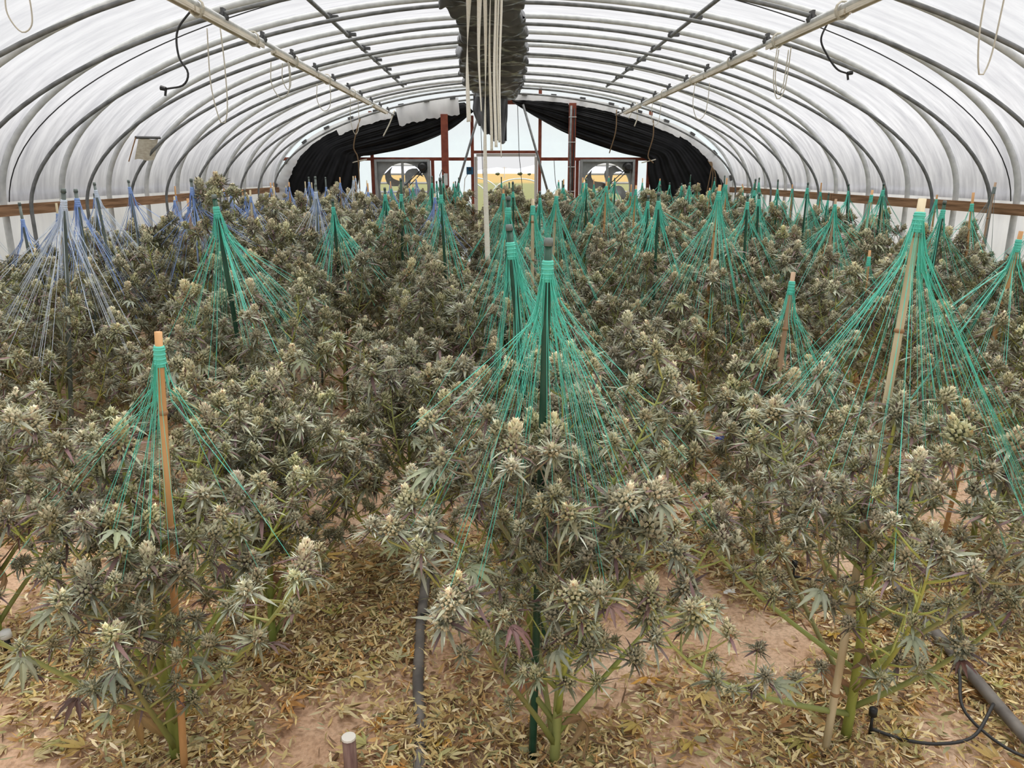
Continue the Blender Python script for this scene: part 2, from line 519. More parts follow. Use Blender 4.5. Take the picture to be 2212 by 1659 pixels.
# hip boards along both walls, in planks
for side, nm in ((-1, 'baseboard_left'), (1, 'baseboard_right')):
    r = structure(thing(nm, None, None, (XC + side * 4.36, 0, 1.43)))
    y = 1.5; k = 0
    while y < 15.5:
        L = min([2.44, 1.85, 2.6, 2.2][k % 4], 15.6 - y)
        b = MB(); b.box((0.004 * (k % 2), y + L / 2, 0.004 * ((k * 7) % 3 - 1)), (0.035, L - 0.008, 0.095))
        b.build('plank', MAT['wood'], r)
        y += L; k += 1

# thin cables following the film beside two hoops
for sd, lab in ((-1, 'thin dark cable running up the left film beside a hoop'), (1, 'thin dark cable running up the right film beside a hoop')):
    b = MB(); pts = []
    for k in range(25):
        t = 1.25 * k / 24
        x, z = outer(t, -0.02 - 0.09 * math.sin(math.pi * k / 24))
        pts.append((x if sd < 0 else 2 * XC - x, 6.98, z))
    b.tube(pts, 0.005, 5)
    tag(b.build('wire', MAT['cable']), lab, 'wire')

# torn vent flap in the left film
r = thing('film_patch', 'beige torn flap with a dark top bar on the left film', 'patch', (-3.75, 8.75, 1.99))
b = MB()
rows = [[(-0.075 + 0.09 * u - 0.0 + 0.07 * (v - 0.5), -0.14 + 0.28 * u, -0.11 + 0.22 * v + 0.01 * math.sin(7 * u)) for u in [j / 6 for j in range(7)]] for v in [i / 6 for i in range(7)]]
b.grid(rows); b.build('flap', MAT['batten'], r)
b = MB(); b.tube([(-0.06, -0.16, 0.115), (0.06, 0.16, 0.125)], 0.016, 6); b.build('bar', MAT['clamp'], r)
b = MB(); b.tube([(-0.06, -0.16, 0.115), (-0.16, -0.17, -0.13)], 0.006, 6); b.build('edge_strip', MAT['node'], r)

# ------------------------------------------------------------------ gable frame, door, fans
door = structure(thing('door_1', None, None, (0.185, 15.6, 0)))
for x in (-0.655, 0.655):
    b = MB(); b.box((x, 0, 1.65 if x > 0 else 1.4), (0.06, 0.08, 3.3 if x > 0 else 2.8)); b.build('jamb', MAT['rust'], door)
b = MB(); b.box((0, 0, 2.13), (1.26, 0.07, 0.055)); b.build('header', MAT['rust'], door)
b = MB(); b.box((-0.59, 0.02, 1.02), (0.06, 0.03, 2.04)); b.box((0.585, 0.02, 1.02), (0.06, 0.03, 2.04)); b.box((0, 0.02, 2.07), (1.16, 0.03, 0.05))
b.build('door_frame', MAT['white_plastic'], door)
n = 1
for x0, x1, z in ((-2.42, -0.49, 2.0), (0.86, 3.0, 2.0), (-4.2, -2.42, 2.0), (-4.3, -0.5, 0.9), (0.86, 4.6, 0.9)):
    b = MB(); b.box(((x0 + x1) / 2, 15.62, z), (x1 - x0, 0.06, 0.06)); structure(b.build('trim_%d' % n, MAT['rust'])); n += 1
for x, zt in ((-2.42, 2.88), (2.98, 2.9), (-1.25, 2.0), (1.58, 2.0), (2.74, 2.0)):
    b = MB(); b.box((x, 15.63, zt / 2), (0.06, 0.06, zt)); structure(b.build('trim_%d' % n, MAT['rust'])); n += 1
b = MB()
b.add([(-0.35, 15.5, 3.0), (0.55, 15.5, 3.0), (0.45, 15.5, 3.15), (-0.2, 15.5, 3.15), (-0.35, 15.56, 3.0), (0.55, 15.56, 3.0), (0.45, 15.56, 3.15), (-0.2, 15.56, 3.15)],
      [(0, 1, 2, 3), (4, 7, 6, 5), (0, 4, 5, 1), (1, 5, 6, 2), (2, 6, 7, 3), (3, 7, 4, 0)])
structure(b.build('trim_%d' % n, MAT['rust']))
for x, zt, lab in ((-0.98, 2.80, 'thick rust-red steel column left of the doorway'), (1.43, 3.0, 'thick rust-red steel column with cables, right of the doorway')):
    r = thing('steel_column', lab, 'column', (x, 15.25, 0))
    b = MB(); b.box((0, 0, zt / 2), (0.13, 0.10, zt)); b.build('post', MAT['rust'], r)
    b = MB(); b.box((0, 0, 0.02), (0.22, 0.2, 0.02)); b.build('base_plate', MAT['rust'], r)
    if x > 0:
        b = MB(); b.tube([(-0.03, -0.06, 0.9), (-0.02, -0.065, 1.6), (-0.04, -0.06, 2.3), (-0.03, -0.06, 2.95)], 0.022, 7); b.build('conduit', MAT['galv_dark'], r, True)
        b = MB(); b.tube([(0.03, -0.06, 1.0), (0.02, -0.07, 1.7), (0.035, -0.06, 2.4), (0.03, -0.06, 2.9)], 0.012, 6); b.build('cable', MAT['cable'], r, True)
        for z in (1.4, 1.85, 2.3, 2.75):
            b = MB(); b.box((0, -0.052, z), (0.14, 0.06, 0.012)); b.build('tie', MAT['white_plastic'], r)
    else:
        b = MB(); b.box((0.01, -0.07, 1.62), (0.07, 0.04, 0.22)); b.build('switch_box', MAT['galv'], r)
        b = MB(); b.tube([(0.0, -0.07, 1.73), (-0.06, -0.08, 1.8), (-0.1, -0.08, 1.7), (-0.08, -0.08, 1.5), (0.05, -0.08, 1.3)], 0.008, 5); b.build('cable', MAT['cable'], r)
for p0, p1, lab in (((0.50, 15.3, 2.98), (1.12, 15.3, 0.95), 'grey brace pipe slanting down right of the doorway'), ((-0.36, 15.3, 2.72), (-0.93, 15.3, 0.95), 'grey brace pipe slanting down left of the doorway')):
    b = MB(); b.tube([p0, p1], 0.022, 8); tag(b.build('brace', MAT['galv_dark'], smooth=True), lab, 'pipe')
r = thing('control_box', 'small blue box fixed on the red jamb left of the doorway', 'box', (-0.52, 15.5, 1.78))
b = MB(); b.box((0, 0, 0), (0.13, 0.07, 0.14)); b.build('case', MAT['blue_box'], r)
b = MB(); b.box((0, -0.045, 0.03), (0.05, 0.02, 0.04)); b.build('knob', MAT['cable'], r)
b = MB(); b.tube([(-0.04, 0, -0.06), (-0.1, -0.01, -0.15), (-0.12, 0, -0.4), (-0.1, 0, -0.8)], 0.008, 5); b.build('cable', MAT['white_plastic'], r)
for x, y, zt, zb, lab in ((0.40, 15.35, 2.98, 1.2, 'thin cable hanging inside the doorway on its right'), (-0.30, 15.4, 2.7, 0.8, 'thin cable hanging inside the doorway on its left'), (1.12, 15.6, 1.98, 1.2, 'thin dark cable on the pale film right of the doorway')):
    b = MB(); b.tube([(x, y, zt), (x + 0.03, y, (zt + zb) / 2), (x + 0.12, y, zb)], 0.006, 5); tag(b.build('cable', MAT['cable']), lab, 'cable')

def exhaust_fan(x, z, h, lab):
    r = thing('exhaust_fan', lab, 'fan', (x, 15.6, z))
    d = 0.24
    b = MB()
    for s in (-1, 1):
        b.box((s * (h - 0.02), 0, 0), (0.045, d, 2 * h)); b.box((0, 0, s * (h - 0.02)), (2 * h - 0.09, d, 0.045))
    b.build('housing', MAT['fan_galv'], r)
    # shroud plate with the round opening
    b = MB(); N = 48; rr = h * 0.88
    ins = [(rr * math.cos(2 * math.pi * k / N), rr * math.sin(2 * math.pi * k / N)) for k in range(N)]
    outr = []
    for cx, cz in ins:
        m = max(abs(cx), abs(cz)); outr.append((cx / m * (h - 0.04), cz / m * (h - 0.04)))
    vs = [(a, 0.02, c) for a, c in ins] + [(a, 0.02, c) for a, c in outr] + [(a, 0.12, c) for a, c in ins]
    fs = [(k, (k + 1) % N, N + (k + 1) % N, N + k) for k in range(N)] + [(k, 2 * N + k, 2 * N + (k + 1) % N, (k + 1) % N) for k in range(N)]
    b.add(vs, fs); b.build('shroud', MAT['fan_galv'], r)
    for k in range(4):
        a0 = math.pi / 2 + 0.7 + k * math.pi / 2 + (0.0 if x < 0 else 0.25)
        b = MB(); rows = []
        for i in range(9):
            q = 0.06 + (rr - 0.09) * i / 8
            row = []
            for j in range(6):
                u = j / 5 - 0.5
                a = a0 + 0.45 * math.sin(math.pi * i / 8)
                ch = 0.10 + 0.12 * (i / 8)
                row.append((q * math.cos(a) - u * ch * math.sin(a), 0.06 + u * 0.10, q * math.sin(a) + u * ch * math.cos(a)))
            rows.append(row)
        b.grid(rows); b.build('blade', MAT['fan_galv'], r, True)
    b = MB(); b.tube([(0, 0.0, 0), (0, 0.11, 0)], 0.07, 16); b.build('hub', MAT['clamp'], r)
    b = MB(); b.box((0, -0.05, 0), (0.05, 0.03, 2 * h - 0.08)); b.build('strut', MAT['fan_galv'], r)
    m = MB()
    m.tube([(h * 0.74, -0.16, h * 0.74), (h * 0.74, 0.04, h * 0.74)], [0.085, 0.085], 14)
    m.tube([(h * 0.74, -0.19, h * 0.74), (h * 0.74, -0.16, h * 0.74)], [0.045, 0.075], 14)
    m.box((h * 0.74, -0.02, h * 0.6), (0.1, 0.1, 0.08)); mo = m.build('motor', MAT['motor'], r)
    b = MB(); b.tube([(h * 0.72, -0.02, h * 0.68), (0.02, -0.02, 0.03)], 0.009, 5); b.tube([(h * 0.78, -0.02, h * 0.62), (0.05, -0.02, -0.03)], 0.009, 5); b.build('drive_belt', MAT['cable'], mo)
    for k in range(6):
        zz = -h + 0.1 + k * (2 * h - 0.2) / 5
        b = MB(); b.box((0, 0.2, zz), (2 * h - 0.1, 0.075, 0.012), rot=Matrix.Rotation(math.radians(24), 3, 'X')); b.build('slat', MAT['slat'], r)
exhaust_fan(*FANS[0], 'square galvanised exhaust fan left of the doorway, below the tied black curtain')
exhaust_fan(*FANS[1], 'square galvanised exhaust fan right of the doorway, beside the cabled column')

# ------------------------------------------------------------------ blackout curtains on the far arch
def resample(pts, n):
    pts = [Vector(p) for p in pts]
    L = [0]
    for a, c in zip(pts[:-1], pts[1:]): L.append(L[-1] + (c - a).length)
    out = []
    for i in range(n):
        s = L[-1] * i / (n - 1)
        k = 0
        while k < len(L) - 2 and L[k + 1] < s: k += 1
        f = 0 if L[k + 1] == L[k] else (s - L[k]) / (L[k + 1] - L[k])
        out.append(pts[k].lerp(pts[k + 1], min(1, max(0, f))))
    return out
def smooth_curve(pts, n):
    pts = [Vector(p) for p in pts]
    P = [pts[0] * 2 - pts[1]] + pts + [pts[-1] * 2 - pts[-2]]
    out = []
    for i in range(1, len(P) - 2):
        for k in range(12):
            t = k / 12
            a, b_, c, d = P[i - 1], P[i], P[i + 1], P[i + 2]
            out.append(0.5 * ((2 * b_) + (c - a) * t + (2 * a - 5 * b_ + 4 * c - d) * t * t + (3 * b_ - a - 3 * c + d) * t ** 3))
    out.append(pts[-1])
    return resample(out, n)
def curtain(side, lab):
    yb = 15.42
    r = thing('blackout_curtain', lab, 'curtain', (XC, yb, 0))
    if side < 0:
        top = [(-0.60, 3.02), (-1.16, 2.97), (-1.87, 2.86), (-2.62, 2.68), (-3.29, 2.42), (-3.72, 2.12), (-4.02, 1.76), (-4.16, 1.42), (-4.2, 0.9), (-4.2, 0.3)]
        low = [(-0.43, 2.86), (-0.95, 2.50), (-1.72, 2.20), (-2.35, 2.075), (-2.60, 2.04), (-2.63, 1.9), (-2.67, 1.6), (-2.73, 1.3), (-2.8, 0.9), (-2.9, 0.3)]
    else:
        top = [(0.29, 3.08), (1.12, 3.05), (1.92, 2.95), (2.72, 2.76), (3.50, 2.48), (4.02, 2.14), (4.33, 1.80), (4.47, 1.5), (4.52, 0.9), (4.52, 0.3)]
        low = [(0.31, 3.02), (0.78, 2.75), (1.40, 2.45), (2.31, 2.13), (2.84, 2.01), (2.92, 1.9), (2.93, 1.73), (3.0, 1.40), (3.1, 0.9), (3.2, 0.3)]
    nu, nv = 80, 80
    T = smooth_curve([(x - XC, 0, z) for x, z in top], nu)
    L = smooth_curve([(x - XC, 0, z) for x, z in low], nu)
    rows = []
    for i in range(nu):
        row = []
        u = i / (nu - 1)
        for j in range(nv):
            v = j / (nv - 1)
            p = T[i].lerp(L[i], v)
            k = math.sin(math.pi * min(1, u * 1.6)) if u < 0.62 else 0.8
            fold = 0.020 * math.sin(v * 24 + 3 * u + 1.5 * math.sin(5 * u)) * (0.2 + v) + 0.014 * math.sin(v * 57 + 9 * u) * v + 0.006 * math.sin(v * 110 + 5 * u)
            belly = -0.05 * math.sin(math.pi * v)
            row.append((p.x, p.y + fold * k + belly - 0.02, p.z + 0.01 * math.sin(v * 30 + u * 4) * v * k))
        rows.append(row)
    b = MB(); b.grid(rows); o = b.build('cloth', MAT['black_film'], r, True)
    so = o.modifiers.new('thickness', 'SOLIDIFY'); so.thickness = 0.006
    # folded white edge along the arch
    if side < 0:
        segs = [(0.02, 0.245, 0.21, 0.27), (0.265, 0.47, 0.10, 0.13), (0.47, 0.66, 0.02, 0.06), (0.66, 0.80, 0.07, 0.16), (0.80, 0.92, 0.2, 0.12)]
    else:
        segs = [(0.0, 0.18, 0.02, 0.03), (0.18, 0.34, 0.05, 0.06), (0.35, 0.56, 0.07, 0.10), (0.56, 0.70, 0.06, 0.10), (0.70, 0.86, 0.12, 0.05), (0.86, 0.93, 0.08, 0.04)]
    for a0, a1, w0, w1 in segs:
        rows = []
        for i in range(25):
            u = a0 + (a1 - a0) * i / 24
            idx = u * (nu - 1); k0 = min(nu - 2, int(idx)); p = T[k0].lerp(T[k0 + 1], idx - k0)
            tan = (T[k0 + 1] - T[k0]).normalized(); nn = Vector((tan.z, 0, -tan.x)) * (-side)
            if nn.z > 0 : nn = -nn
            wd = (w0 + (w1 - w0) * i / 24) * (1 + 0.06 * math.sin(i * 0.9) + 0.05 * math.sin(i * 2.3))
            row = []
            for j in range(7):
                q = j / 6
                pp = p - nn * 0.085 * (1 - q) + nn * wd * q
                row.append((pp.x, -0.135 - 0.02 * math.sin(i * 0.8 + q * 3) * q - 0.01 * math.sin(i * 1.9), pp.z))
            rows.append(row)
        b = MB(); b.grid(rows); b.build('white_flap', MAT['white_film'], r, True)
    for k in range(9 if side < 0 else 10):
        u = 0.04 + 0.092 * k
        idx = u * (nu - 1); k0 = min(nu - 2, int(idx)); p = T[k0].lerp(T[k0 + 1], idx - k0)
        tan = (T[k0 + 1] - T[k0]).normalized(); nn = Vector((tan.z, 0, -tan.x))
        if nn.z < 0: nn = -nn
        pp = p + nn * 0.085
        b = MB(); b.box((pp.x, -0.09, pp.z), (0.10, 0.14, 0.045), rot=Matrix.Rotation(-math.atan2(tan.z, tan.x), 3, 'Y')); b.build('clip', MAT['clamp'], r)
    tx = (-2.62 if side < 0 else 2.93) - XC
    b = MB(); b.tube([(tx + 0.12 * math.cos(a) * 1.1, -0.05 + 0.09 * math.sin(a), 1.96 + 0.03 * math.cos(a)) for a in [2 * math.pi * j / 14 for j in range(15)]], 0.01, 5); b.build('tie_cord', MAT['rope'], r)
    return r
curtain(-1, 'black plastic blackout curtain tied back on the left of the far wall')
curtain(1, 'black plastic blackout curtain tied back on the right of the far wall')
def cord(pts, rad, m, lab, name='cord', cat='cord'):
    b = MB(); b.tube(smooth_curve(pts, max(8, 5 * len(pts))), rad, 5)
    return tag(b.build(name, MAT[m], smooth=True), lab, cat)
cord([(-2.55, 15.25, 2.72), (-2.62, 15.2, 2.5), (-2.70, 15.25, 2.2), (-2.63, 15.25, 2.0), (-2.62, 15.22, 1.4)], 0.012, 'rope_dark', 'brown cord hanging over the left black curtain to its tie')
cord([(-1.9, 15.2, 2.86), (-1.98, 15.15, 2.65), (-2.12, 15.15, 2.4)], 0.013, 'rope', 'short cream cord end dangling in front of left black curtain')
cord([(2.25, 15.2, 2.88), (2.24, 15.15, 2.5), (2.14, 15.2, 2.1)], 0.011, 'rope_dark', 'cord hanging down the right black curtain towards the fan')
cord([(2.95, 15.2, 2.72), (2.95, 15.15, 2.4), (2.88, 15.2, 2.05), (2.98, 15.15, 1.92)], 0.011, 'rope_dark', 'cord from the arch to the tie of the right black curtain')
cord([(2.62, 15.2, 3.0), (2.63, 15.1, 2.75), (2.58, 15.1, 2.58)], 0.012, 'rope', 'short cream cord curling before the right black curtain top')
cord([(2.50, 15.2, 3.0), (2.52, 15.1, 2.85), (2.47, 15.1, 2.72)], 0.010, 'rope', 'shortest cream cord end by the right black curtain top')
for k in range(3):
    cord([(4.10 - 0.01 * k, 15.38, 1.97), (4.12 - 0.02 * k, 15.2, 1.9), (4.08 + 0.05 * k, 15.15, 1.7), (4.02 + 0.09 * k, 15.15, 1.25)], 0.010, 'rope_dark',
         ['left', 'middle', 'right'][k] + ' one of three brown cords at the right end of the curtain')

# ------------------------------------------------------------------ rolled bundle of black film along the ridge
def smooth_n(a, b_, t): return a + (b_ - a) * t
r = thing('ridge_bundle', 'long black film bundle gathered along the ridge on the inner hoops', 'curtain bundle', (0, 0, 3.1))
prof = [(3.3, -0.05, 0.30), (5.0, -0.06, 0.30), (6.9, -0.10, 0.335), (7.6, -0.06, 0.30), (8.5, -0.03, 0.345), (10.0, -0.04, 0.41), (11.7, -0.045, 0.455), (12.8, -0.03, 0.45), (13.8, 0.0, 0.42), (14.8, 0.03, 0.36), (15.3, 0.03, 0.33)]
b = MB(); rows = []
ny, na = 300, 44
for i in range(ny):
    y = 3.3 + 12.0 * i / (ny - 1)
    k = 0
    while k < len(prof) - 2 and prof[k + 1][0] < y: k += 1
    f = (y - prof[k][0]) / (prof[k + 1][0] - prof[k][0]); f = f * f * (3 - 2 * f)
    cx = smooth_n(prof[k][1], prof[k + 1][1], f); hw = smooth_n(prof[k][2], prof[k + 1][2], f)
    ph = ((y - 6.93) / 0.945) % 1.0
    sag = 0.085 * abs(math.sin(math.pi * ph)) ** 0.6
    row = []
    for j in range(na + 1):
        a = 2 * math.pi * j / na
        ca, sa = math.cos(a), math.sin(a)
        x = hw * math.copysign(abs(ca) ** 0.7, ca)
        x *= 1 + 0.06 * math.sin(y * 6.65) + 0.03 * math.sin(9 * y + 3 * a)
        wr = 0.075 * mnoise.noise(Vector((2.2 * x, 5.5 * y, 1.7))) + 0.06 * abs(mnoise.noise(Vector((5.0 * x + 2 * y, 9.0 * y - 3 * x, 4.2)))) + 0.02 * mnoise.noise(Vector((14 * x, 22 * y, 0.3))) - 0.015
        if sa < 0:
            zz = -sag * abs(sa) ** 0.5 + wr * min(1, 3 * abs(math.sin(math.pi * ph))) + 0.045
        else:
            zz = 0.045 + 0.14 * sa + 0.5 * wr
        row.append((cx + x, y, zz - 0.4 * (cx + x - XC) ** 2 * 0.3))
    rows.append(row)
b.grid(rows); b.build('bundle', MAT['bundle'], r, True)
b = MB(); rows = []
for i in range(30):
    v = i / 29
    row = []
    for j in range(40):
        u = j / 39
        xl = -0.42 + 0.18 * max(0, v - 0.55) ** 1.2 * 1.6; xr = 0.19 - 0.0 * v
        x = xl + (xr - xl) * u
        zb = -0.52 - 0.30 * min(1, u * 1.5) ** 0.8 + 0.03 * math.sin(u * 21)
        z = 0.10 + (zb - 0.10) * v
        y = 14.85 + 0.05 * math.sin(u * 13 + v * 2) + 0.025 * math.sin(u * 31 + 4 * v) - 0.06 * math.sin(math.pi * u)
        row.append((x, y, z))
    rows.append(row)
b.grid(rows); o = b.build('hanging_end', MAT['bundle'], r, True)
so = o.modifiers.new('thickness', 'SOLIDIFY'); so.thickness = 0.02

# cream webbing straps hanging from the ridge
def strap(x0, x1, zt, zb, w0, y, tw, lab, w1=None, ph=0.0):
    b = MB(); rows = []; n = 70
    w1 = w1 or w0
    for i in range(n):
        v = i / (n - 1)
        z = zt + (zb - zt) * v
        x = x0 + (x1 - x0) * v + 0.006 * math.sin(v * 7 + ph)
        a = ph + tw * (v * v * (3 - 2 * v)) + 0.25 * math.sin(v * 5 + ph)
        w = (w0 + (w1 - w0) * v) / 2
        dx, dy = math.cos(a) * w, math.sin(a) * w
        yy2 = y + 0.02 * math.sin(v * 4 + ph)
        rows.append([(x - dx, yy2 - dy, z), (x, yy2, z + 0.001), (x + dx, yy2 + dy, z)])
    b.grid(rows)
    o = b.build('webbing_strap', MAT['strap'], smooth=True)
    so = o.modifiers.new('thickness', 'SOLIDIFY'); so.thickness = 0.003
    tag(o, lab, 'strap', 'straps hanging from the ridge')
strap(-0.165, -0.175, 3.06, 2.05, 0.045, 5.02, 2.6, 'wide cream strap hanging apart, leftmost of the ridge straps', 0.036, 0.0)
strap(-0.105, -0.098, 3.06, 2.11, 0.044, 5.0, 1.5, 'wide cream strap ending short, second from the left', 0.02, 0.1)
strap(-0.072, -0.066, 3.06, 1.20, 0.022, 5.06, 3.3, 'longest cream strap, reaching down into the plant tops', 0.034, 0.05)
strap(-0.035, -0.036, 3.06, 1.88, 0.013, 5.08, 2.4, 'narrow twisted cream strap just right of the longest strap', 0.018, 1.2)
strap(-0.005, -0.008, 3.06, 1.90, 0.012, 5.0, 0.6, 'plain cream strap, left of the three close straps', 0.02, 0.2)
strap(0.012, 0.008, 3.06, 1.93, 0.012, 5.05, 0.9, 'plain cream strap, middle of the three close straps', 0.02, 0.5)
strap(0.030, 0.022, 3.06, 1.84, 0.014, 5.02, 1.4, 'frayed cream strap, right of the three close straps', 0.03, 0.3)

# cord loops and cables hanging from the purlins
def loop(x, y, zt, drop, w0, lab, m='rope', rad=0.0045):
    pts = [(x - w0 / 2, y, zt), (x - w0 / 2 - 0.01, y, zt - drop * 0.6), (x - w0 * 0.15, y + 0.02, zt - drop), (x + w0 * 0.35, y + 0.03, zt - drop * 0.85), (x + w0 / 2, y + 0.02, zt - drop * 0.4), (x + w0 / 2, y, zt)]
    b = MB(); b.tube(smooth_curve(pts, 30), rad, 5)
    tag(b.build('hanging_cord', MAT[m], smooth=True), lab, 'cord', 'cord loops under the purlins')
loop(-1.93, 5.75, 2.70, 0.62, 0.09, 'long cream cord loop hanging from the left purlin')
loop(-1.93, 7.4, 2.70, 0.30, 0.15, 'wide short cream cord loop on the left purlin')
loop(-1.90, 7.5, 2.70, 0.22, 0.06, 'narrow short cream cord loop on the left purlin')
loop(-1.93, 9.2, 2.70, 0.28, 0.14, 'distant cream cord loop with slack on left purlin')
loop(-1.91, 11.0, 2.70, 0.45, 0.10, 'farthest cream cord loop on the left purlin')
loop(2.27, 6.5, 2.70, 0.38, 0.11, 'large cream cord loop hanging from the right purlin')
loop(2.31, 6.62, 2.70, 0.33, 0.08, 'second cream cord loop beside the large right one')
loop(2.27, 9.0, 2.70, 0.38, 0.16, 'thin pale cord loop midway along the right purlin')
loop(2.27, 11.5, 2.70, 0.30, 0.12, 'farthest pale cord loop on the right purlin')
loop(2.55, 4.25, 2.76, 0.52, 0.10, 'big cream cord loop hanging near the right film')
loop(-2.75, 4.9, 2.78, 0.24, 0.12, 'cream cord loop hanging near the left film', 'rope')
for sx, pts, lab in ((-1, [(-2.0, 5.6, 2.80), (-2.12, 5.6, 2.66), (-2.13, 5.6, 2.50), (-2.08, 5.6, 2.40), (-2.12, 5.6, 2.32), (-2.24, 5.6, 2.295)], 'dark lamp cable with a plug dangling under the left purlin'),
                     (1, [(2.40, 6.0, 2.80), (2.36, 6.0, 2.68), (2.42, 6.0, 2.57), (2.50, 6.0, 2.48), (2.58, 6.0, 2.45)], 'dark lamp cable with a plug dangling under the right purlin')):
    r = thing('lamp_cable', lab, 'cable', pts[0])
    q = [tuple(a - c for a, c in zip(p, pts[0])) for p in pts]
    b = MB(); b.tube(smooth_curve(q, 30), 0.007, 6); b.build('cable', MAT['cable'], r, True)
    e = q[-1]
    b = MB(); b.tube([e, (e[0] + sx * 0.035, e[1], e[2] + 0.008)], [0.014, 0.017], 7); b.tube([(e[0], e[1], e[2]), (e[0] + sx * 0.01, e[1], e[2] - 0.045)], 0.008, 6); b.build('plug', MAT['motor'], r)

# ------------------------------------------------------------------ outside, seen through the doorway and fans
for i, (x, y, wd, ht) in enumerate(((-3.0, 62, 4.4, 1.05), (1.8, 62, 4.4, 1.15), (5.4, 60, 4.4, 0.95), (-2.0, 66, 4.4, 1.2))):
    b = MB(); b.tube([(x + wd / 2 * math.cos(math.pi * k / 16), y, -0.08 + (ht + 0.2) * math.sin(math.pi * k / 16)) for k in range(17)], 0.06, 6)
    tag(b.build('low_hoop', MAT['outer_pipe'], smooth=True), 'low white pipe hoop in the field beyond the doorway, %s one from the left' % ['second', 'third', 'right', 'first'][i], 'hoop', 'low hoops outside')
for x, y, ht, m, lab in ((-8.5, 330, 7.5, 'pipe', 'dark utility pole on the horizon, seen through the doorway'), (2.5, 260, 3.5, 'outer_pipe', 'pale pole standing in the yellow field beyond the doorway')):
    r = thing('utility_pole', lab, 'pole', (x, y, -0.05))
    b = MB(); b.tube([(0, 0, 0), (0, 0, ht)], 0.16, 6); b.build('shaft', MAT[m], r)
    b = MB(); b.box((0, 0, ht * 0.9), (1.6, 0.15, 0.15)); b.build('cross_arm', MAT[m], r)
hill = MB(); rows = []
for i in range(2):
    rows.append([(-600 + 30 * k, 1100 + 60 * i, -1 if i == 0 else 9 + 4 * math.sin(k * 0.9) + 3 * math.sin(k * 2.3)) for k in range(41)])
hill.grid(rows)
for k in range(41): pass
structure(hill.build('hills', MAT['hill']))
for i, (x, y, s) in enumerate(((-14, 420, 0.9), (0.5, 430, 1.2), (12, 410, 1.3), (18, 440, 1.0))):
    b = MB()
    for q in range(7):
        a = q * 2.4; c = (0.6 * s * math.cos(a) * (q > 0), 0.5 * s * math.sin(a), s * (0.7 + 0.12 * (q % 3)))
        if q == 0: b.tube([(0, 0, -0.08), (0, 0, 0.6 * s)], 0.12 * s, 6)
        b.tube([(c[0], c[1], c[2] - 0.5 * s), (c[0], c[1], c[2]), (c[0], c[1], c[2] + 0.45 * s)], [0.3 * s, 0.55 * s, 0.12 * s], 7)
    tag(b.build('distant_tree', MAT['tree'], loc=(x, y, 0)), 'small dark tree on the field horizon, %s from the left' % ORD[i], 'tree', 'trees on the horizon')

# ------------------------------------------------------------------ cannabis flower and leaf meshes
def blade(mb, base, d, up, L, W, bend, col, tipcol=None):
    """a narrow leaf folded along its midrib: 4 stations"""
    d = d.normalized(); s = d.cross(up)
    if s.length < 1e-4: s = d.orthogonal()
    s.normalize(); n = s.cross(d)
    tipcol = tipcol or col
    vs = []; cs = []
    for t, wf in ((0.0, 0.25), (0.35, 1.0), (0.7, 0.7)):
        c = base + d * (L * t) + n * (bend * L * t * t)
        vs += [c - s * (W * wf) + n * (0.18 * W), c + s * (W * wf) + n * (0.18 * W)]
        cs += [col, col]
    vs.append(base + d * L * 0.98 + n * (bend * L)); cs.append(tipcol)
    mb.add([tuple(v) for v in vs], [(0, 1, 3, 2), (2, 3, 5, 4), (4, 5, 6)], 0, cs)

def lump(mb, c, ax, r, ln, col, tip):
    ax = ax.normalized(); s = ax.orthogonal().normalized(); t = ax.cross(s)
    vs = [c - ax * ln * 0.4] + [c + (s * math.cos(a) + t * math.sin(a)) * r for a in (0, 1.57, 3.14, 4.71)] + [c + ax * ln]
    fs = [(0, 2, 1), (0, 3, 2), (0, 4, 3), (0, 1, 4), (5, 1, 2), (5, 2, 3), (5, 3, 4), (5, 4, 1)]
    mb.add([tuple(v) for v in vs], fs, 0, [col] + [col] * 4 + [tip])

